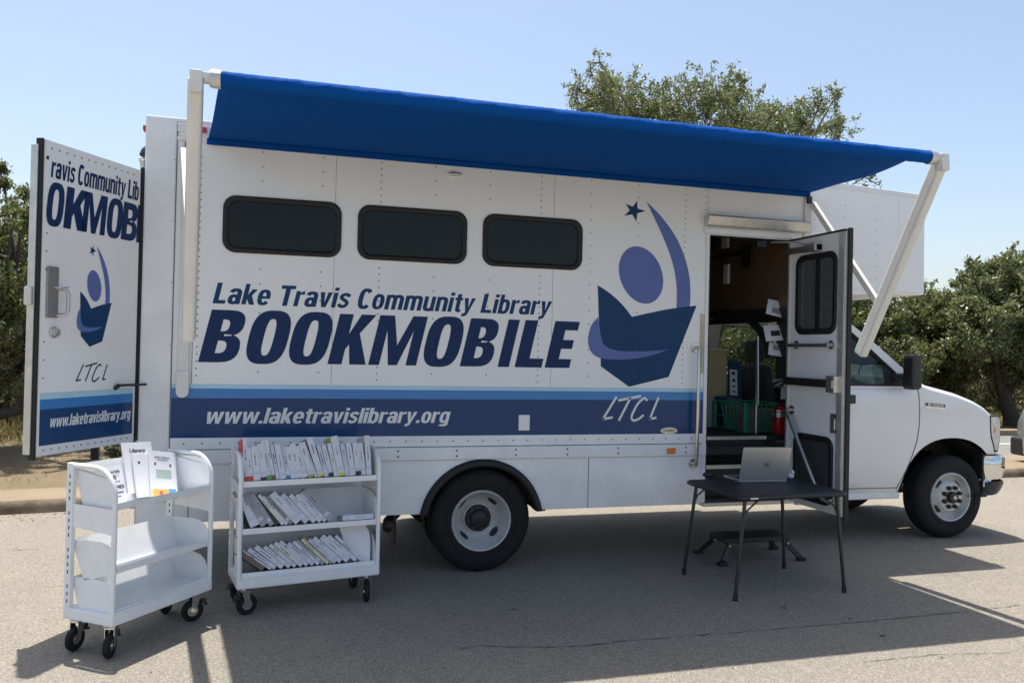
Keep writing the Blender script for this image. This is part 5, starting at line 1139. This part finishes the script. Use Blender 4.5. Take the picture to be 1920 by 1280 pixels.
# curved paper folder at the right end of the bottom shelf
pts = smoothpts([(0, 0), (.0, .16), (-.05, .25), (-.12, .30), (-.19, .26), (-.16, .12), (-.13, 0)], 5)
pf = MB(); pf.prism([(L2-.035+.012*math.sin(x*30), .07+.06*(z/.3), LIP2[2]+z*.92-.01) if False else (L2-.035+x, .06+.10*z-.2*x, LIP2[2]+z-.012) for x, z in pts], (0, .006, 0)); o = pf.build('folder', M['paper']); o.matrix_world = F2; tag(o, 'large curved white folder at the right end of the bottom cart shelf', 'folder')
b = MB(); b.box(L2-.10, L2-.07, .0, .0, .0, .0)

# ------------------------------------------------------------------ table and laptop
TZ = .690; ta, tb_, tc_, td = V((1.444, -.329, 0)), V((1.481, -.998, 0)), V((2.309, -.974, 0)), V((2.378, -.287, 0))
tcn = (ta+tb_+tc_+td)/4; tx = ((tc_-tb_)+(td-ta)).normalized(); TA = math.atan2(tx.y, tx.x)
TB = empty('folding_table', (tcn.x, tcn.y, 0), TA, 'black folding card table standing outside the open entry door', 'table')
hw, hd = .432, .338
b = MB(); b.prism([(x, y, TZ-.034) for x, y in rrect(-hw, hw, -hd, hd, .045, 6)], (0, 0, .034)); b.build('table_top', M['table'], TB, bevel=.007, seg=3)
b = MB(); b.tube([(x, y, TZ-.017) for x, y in rrect(-hw-.001, hw+.001, -hd-.001, hd+.001, .045, 6)], .012, 8, closed=True); b.build('edge_band', M['frame_black'], TB, smooth=True)
inv = Matrix.Rotation(-TA, 4, 'Z') @ Matrix.Translation(-V((tcn.x, tcn.y, 0)))
for (fx, fy), (cx, cy) in (((1.449, -.335), (-.38, .28)), ((1.476, -.976), (-.36, -.29)), ((2.291, -.347), (.36, .28)), ((2.333, -.970), (.38, -.29))):
    f = inv @ V((fx, fy, 0)); b = MB(); b.tube([(cx, cy, TZ-.035), (f.x, f.y, .012)], .0125, 10); lg = b.build('leg', M['tubeblack'], TB, smooth='auto')
    b = MB(); d = (V((f.x, f.y, 0))-V((cx, cy, TZ))).normalized(); b.tube([V((f.x, f.y, .0))-d*.045, (f.x, f.y, .001)], .0155, 10); b.build('foot_cap', M['rubber'], lg, smooth='auto')
    b = MB(); q = V((cx, cy, TZ-.035)).lerp(V((f.x, f.y, 0)), .20); sx = -1 if cx > 0 else 1; b.tube([q, q+V((sx*.03, 0, .06)), (cx+sx*.11, cy, TZ-.036)], .006, 6); b.build('brace', M['tubeblack'], TB, smooth='auto')
b = MB(); b.box(-.36, -.30, -hd-.014, -hd-.010, TZ-.022, TZ-.012); b.build('corner_tag', M['steel'], TB)
la, lb_ = onZ(1386, 902.5, TZ+.006), onZ(1476, 901.5, TZ+.006); le = (lb_-la); LW_ = le.length; le.normalize(); ln = V((-le.y, le.x, 0))
LP = empty('laptop', tuple(la), math.atan2(le.y, le.x), 'open silver laptop facing the truck on the black table', 'laptop')
b = MB(); b.prism([(x, y, -.004) for x, y in rrect(0, LW_, .0, LW_*.68, .012, 4)], (0, 0, .015)); b.build('base', M['laptop'], LP, bevel=.003)
b = MB(); b.box(.03, LW_-.03, .04, LW_*.36, .0112, .0125); b.build('keyboard', M['frame_black'], LP)
tl = math.radians(13); lm = Matrix.Translation(V((0, .004, .010))) @ Matrix.Rotation(math.radians(90)+tl, 4, 'X'); LH = LW_*.66
lid = MB(); lid.prism([(x, y, 0) for x, y in rrect(0, LW_, 0, LH, .012, 4)], (0, 0, .006)); lo = lid.build('lid', M['laptop'], LP, bevel=.0015); lo.matrix_local = lm
b = MB(); b.face([(x, y, -.0006) for x, y in rrect(.008, LW_-.008, .02, LH-.008, .006, 3)][::-1]); b.build('screen', M['ink'], lo)
b = MB(); rr_ = .024; cxy = (LW_*.52, LH*.48)
lg_ = [(cxy[0]+rr_*math.cos(a), cxy[1]+rr_*math.sin(a)) for a in [i*math.pi/16 for i in range(32)]]
ov = curve_mesh([lg_, [(cxy[0]+(x-cxy[0])*.86, cxy[1]+(y-cxy[1])*.86) for x, y in lg_]])
place2d('emblem_ring', ov, plane2(.0066), M['ink'], lo); fit_text('lettering', 'hp', plane2, cxy[0]-.015, cxy[0]+.012, cxy[1]-.008, .023, M['ink'], lo, bold=.0, shear=.25, fat=.01, o=.0066)
p = onZ(1483, 897, TZ); mo = empty('mouse', tuple(p), .4, 'small white mouse on the table right of the laptop', 'mouse')
b = MB(); b.ell((0, 0, .022), (.030, .022, .022), 16); b.build('shell', M['paper'], mo, smooth=True); b = MB(); b.ell((.0, -.012, .048), (.016, .014, .02), 12); b.build('wheel_housing', M['white2'], mo, smooth=True)
p = onZ(1330, 895, TZ); po = MB(); po.ell((0, 0, .022), (.055, .04, .024), 16); o = po.build('pouch', M['frame_black'], smooth=True); o.location = p; tag(o, 'small black pouch at the back left of the table', 'pouch')
# ------------------------------------------------------------------ folding step under the entry
SX, SY = 2.215, .005; SS = empty('step_stool', (SX, SY, 0), 0, 'black folding step stool on the ground below the entry door', 'step stool')
b = MB(); b.prism([(x, y, .150) for x, y in rrect(-.30, .30, -.13, .13, .03, 5)], (0, 0, .035)); b.build('platform', M['frame_black'], SS, bevel=.006)
for sx, sy in ((-1, 1), (-1, -1), (1, 1), (1, -1)):
    fx, fy = sx*.352, sy*.183+(.004); b = MB(); b.bar((sx*.24, sy*.10, .155), (fx-sx*.01, fy-sy*.006, .03), .042, .026, (0, 1, 0)); lg = b.build('leg', M['frame_black'], SS, bevel=.005)
    b = MB(); b.box(fx-.034, fx+.034, fy-.026, fy+.026, .0, .030); b.build('rubber_foot', M['rubber'], lg, bevel=.006)
    b = MB(); b.lathe([(.009, -.03), (.009, .03), (.001, .031)], (sx*.262, sy*.11, .13), (0, -1, 0), 8); b.build('bolt', M['steel'], lg)

# ------------------------------------------------------------------ things inside the truck
FZ = .9265
p = onZ(1396, 811, FZ); CR = empty('crate', (2.548, .61, FZ), math.radians(6), 'green plastic crate on the truck floor by the entry', 'crate')
def crate_side(b, P0, ax, L, h, nrm):
    P0, ax, nrm = V(P0), V(ax), V(nrm); z = V((0, 0, 1))
    def bar(u0, v0, u1, v1, w): b.bar(P0+ax*u0+z*v0, P0+ax*u1+z*v1, w, .010, nrm.cross((ax*(u1-u0)+z*(v1-v0)).normalized()))
    bar(0, .012, L, .012, .026); bar(0, h-.014, L, h-.014, .030); bar(.014, 0, .014, h, .03); bar(L-.014, 0, L-.014, h, .03); bar(0, h*.45, L, h*.45, .012)
    for k in (.22, .36, .5, .64, .78): bar(L*.5+(k-.5)*L*.35, .02, L*k, h-.02, .011)
for ax, L, P0, nr in (((1, 0, 0), .46, (0, 0, 0), (0, 1, 0)), ((0, 1, 0), .46, (0, 0, 0), (1, 0, 0)), ((1, 0, 0), .46, (0, .46, 0), (0, 1, 0)), ((0, 1, 0), .46, (.46, 0, 0), (1, 0, 0))):
    b = MB(); crate_side(b, P0, ax, L, .265, nr); b.build('side', M['crate'], CR)
b = MB(); b.box(.0, .46, .0, .46, .0, .012); b.build('bottom', M['crate'], CR)
o = MB().box(.05, .40, .05, .40, .014, .20).build('box', cmat('taupe'), bevel=.004); o.matrix_world = CR.matrix_basis.copy(); tag(o, 'dark box sitting inside the green crate', 'box')
def boxthing(name, label, cat, x0, x1, y0, y1, z0, z1, m, lidm=None, lip=.02, rot=0):
    e = empty(name, ((x0+x1)/2, (y0+y1)/2, z0), rot, label, cat); a, c, h = (x1-x0)/2, (y1-y0)/2, z1-z0
    b = MB(); b.box(-a, a, -c, c, 0, h-lip); b.build('body', m, e, bevel=.008); b = MB(); b.box(-a-.012, a+.012, -c-.012, c+.012, h-lip, h); b.build('lid', lidm or m, e, bevel=.006); return e
P_ = lambda x, y, Y: onY(x, y, Y)
yb_ = 1.10
a = P_(1310, 800, yb_); c = P_(1340, 740, yb_); boxthing('bin', 'grey plastic bin under the tan box inside the entry', 'bin', a.x, c.x, yb_, yb_+.35, FZ, c.z, M['greybin'])
a = P_(1342, 800, yb_+.03); c = P_(1363, 744, yb_+.03); boxthing('bin', 'navy plastic bin between the grey bin and green crate', 'bin', a.x, c.x, yb_+.03, yb_+.38, FZ, c.z-.003, M['bluebin'])
a = P_(1300, 741, yb_+.01); c = P_(1364, 653, yb_+.01); boxthing('storage_box', 'tall tan box stacked on the bins inside the entry', 'box', a.x, c.x, yb_+.01, yb_+.33, a.z+.001, c.z, M['cardboard'], mat('pale_tan_board', (.55, .48, .36), .7), .025)
sb = empty('sign_board', tuple(onY(1367, 744, yb_+.10)), 0, 'blue board with a white lettered sheet leaning in the truck', 'sign')
sb.rotation_euler = (math.radians(-8), math.radians(4), math.radians(8))
b = MB(); b.box(0, .155, 0, .012, .0, .36); b.build('panel', M['bluebin'], sb, bevel=.003)
b = MB(); b.box(.012, .10, -.003, -.0005, .02, .27); pg_ = b.build('sheet', M['paper'], sb)
for i, z in enumerate((.22, .15, .10, .05)): b = MB(); b.box(.035+.006*(i % 2), .075, -.005, -.0035, z, z+(.03 if i < 2 else .014)); b.build('print', M['ink'], pg_)
p2 = onZ(1462, 812, FZ); FE = empty('fire_extinguisher', (p2.x-.03, p2.y-.03, FZ), 0, 'red fire extinguisher standing beside the green crate', 'extinguisher')
b = MB(); b.lathe([(.001, 0), (.052, 0), (.056, .012), (.056, .20), (.050, .225), (.030, .248), (.018, .255), (.001, .256)], (0, 0, 0), (0, 0, 1), 24); b.build('cylinder', M['extred'], FE, smooth='auto')
b = MB(); b.lathe([(.0568, .15), (.0568, .19)], (0, 0, 0), (0, 0, 1), 24); b.lathe([(.0568, .20), (.0566, .212)], (0, 0, 0), (0, 0, 1), 24); b.build('strap', M['alu'], FE)
b = MB(); b.tube([(0, 0, .25), (0, 0, .285)], .014, 8); b.bar((-.02, 0, .285), (.07, 0, .300), .018, .01); b.bar((-.01, 0, .268), (.06, 0, .265), .016, .008); b.tube([(.0, -.01, .27), (-.05, -.02, .24), (-.062, -.02, .12)], .007, 6); b.build('valve', M['frame_black'], FE)
for i, (x, y, wx, hz, r) in enumerate(((1455, 578, .15, .15, 14), (1452, 624, .16, .15, -6), (1456, 655, .13, .12, 8))):
    q = onY(x, y, .22); o = MB().box(-wx/2, wx/2, -.002, .002, -hz/2, hz/2).build('brochure', M['paper']); o.location = q; o.rotation_euler = (math.radians(-28), math.radians(r), math.radians(-24))
    tag(o, ('topmost white brochure hanging right inside the entry', 'middle white brochure with a dark picture inside the entry', 'lowest white brochure hanging right inside the entry')[i], 'brochure')
    b = MB(); b.box(-.03, .045, -.0035, -.0024, -.05+.02*i, .0+.02*i); b.build('print', cmat('grey') if i != 1 else M['ink'], o)
# papers lying behind the third side window
for k, (pp, lb) in enumerate(((((.10, 2.26), (.40, 2.39), (.44, 2.375), (.46, 2.33), (.36, 2.255)), 'pale rolled paper lying behind the third side window'), (((.30, 2.256), (.50, 2.345), (.545, 2.34), (.53, 2.30), (.46, 2.255)), 'smaller pale paper right of the rolled paper behind the window'))):
    b = MB(); b.prism([(x, .050+.010*k, z) for x, z in pp], (0, .004, 0)); tag(b.build('paper', mat('window_paper', (.75, .75, .72), .8)), lb, 'paper')

# ------------------------------------------------------------------ silver car at the right edge
CX, CY = 9.00, 3.80
CV = empty('parked_car', (CX, CY, 0), -math.pi/2, 'silver grey car whose nose just shows at the right edge', 'car')
sil = smoothpts([(.02, .32), (.0, .55), (.03, .78), (.20, .93), (.75, 1.03), (1.20, 1.10), (1.75, 1.55), (2.1, 1.66), (3.2, 1.66), (3.9, 1.50), (4.35, 1.10), (4.42, .8), (4.40, .35)], 5)
def wheel_bite(x): 
    for cx in (.72, 3.45):
        d = abs(x-cx)
        if d < .37: return .30+math.sqrt(.37**2-d*d)
    return .25
xs = sorted(set([.02+i*.055 for i in range(81)])); top = []
def silz(x):
    best = .3
    for i in range(len(sil)-1):
        (a0, z0), (a1, z1) = sil[i], sil[i+1]
        if min(a0, a1) <= x <= max(a0, a1) and abs(a1-a0) > 1e-6: best = max(best, z0+(z1-z0)*(x-a0)/(a1-a0))
    return best
rows = []
for x in xs:
    zt, zb = silz(x), wheel_bite(x); r = []; ins = .22*max(0, 1-x/.5)**2+.10*max(0, (x-4.0)/.4)**2
    for k in [i/10 for i in range(11)]:
        z = zb+(zt-zb)*k; r.append((x, ins+.02+.05*max(0, (.6-z))+.28*max(0, (z-.95)/.7)**1.3+.06*max(0, k-.8)/.2, z))
    r.append((x, .35+ins, zt+.02)); rows.append(r+[(x, 1.78-q[1], q[2]) for q in r[::-1]])
b = MB(); b.grid(rows); b.face(rows[0][::-1]); b.face(rows[-1]); b.build('body', M['carsilver'], CV, smooth=True)
b = MB(); b.box(-.012, .30, .10, 1.68, .22, .50); b.build('bumper', M['frame_black'], CV, bevel=.05, seg=3)
b = MB(); b.prism([(x, .30*max(0, 1)*0+.012+.28*max(0, (z-.95)/.7)**1.3, z) for x, z in ((1.45, 1.10), (1.95, 1.50), (3.6, 1.50), (3.9, 1.12))], (0, -.01, 0)); b.build('side_window', M['glass_cab'], CV)
b = MB(); b.box(-.01, .10, .55, .85, .72, .84); b.box(-.01, .10, .95, 1.25, .72, .84); b.build('headlight', M['lens'], CV, bevel=.03)
for cx in (.72, 3.45):
    for yy in (.06, 1.52):
        wv = empty('wheel', (cx, yy, .32)); wv.parent = CV
        b = MB(); b.lathe([(.20, 0), (.30, 0), (.32, .03), (.32, .17), (.30, .2), (.2, .2)], (0, 0, 0), (0, 1, 0), 32); b.build('tyre', M['tyre'], wv, smooth='auto'); b = MB(); b.lathe([(.205, .01), (.19, .03), (.05, .02), (.001, .02)], (0, 0, 0), (0, 1, 0), 24); b.build('rim', M['rim'], wv, smooth='auto')
    b = MB(); b.lathe([(.375, .10), (.375, .30), (.1, .30)], (cx, 0, .30), (0, 1, 0), 32)
    b.build('wheel_well', M['dark'], CV)
# dark post behind the rear door
p = onZ(178, 860, .112); PO = empty('sign_post', (p.x, p.y, .112), 0, 'black square post standing behind the open rear door', 'post')
b = MB(); b.box(-.045, .045, -.045, .045, -.05, 1.25); b.build('shaft', M['dark'], PO, bevel=.006); b = MB(); b.box(-.055, .055, -.055, .055, 1.25, 1.29); b.build('cap', M['dark'], PO, bevel=.01)

# keep the hierarchy at thing > part > sub-part
def depth(o): return 0 if o.parent is None else 1+depth(o.parent)
for o in list(bpy.data.objects):
    while depth(o) > 2:
        mw = o.parent.matrix_basis.copy(); o.matrix_basis = mw @ o.matrix_basis; o.parent = o.parent.parent
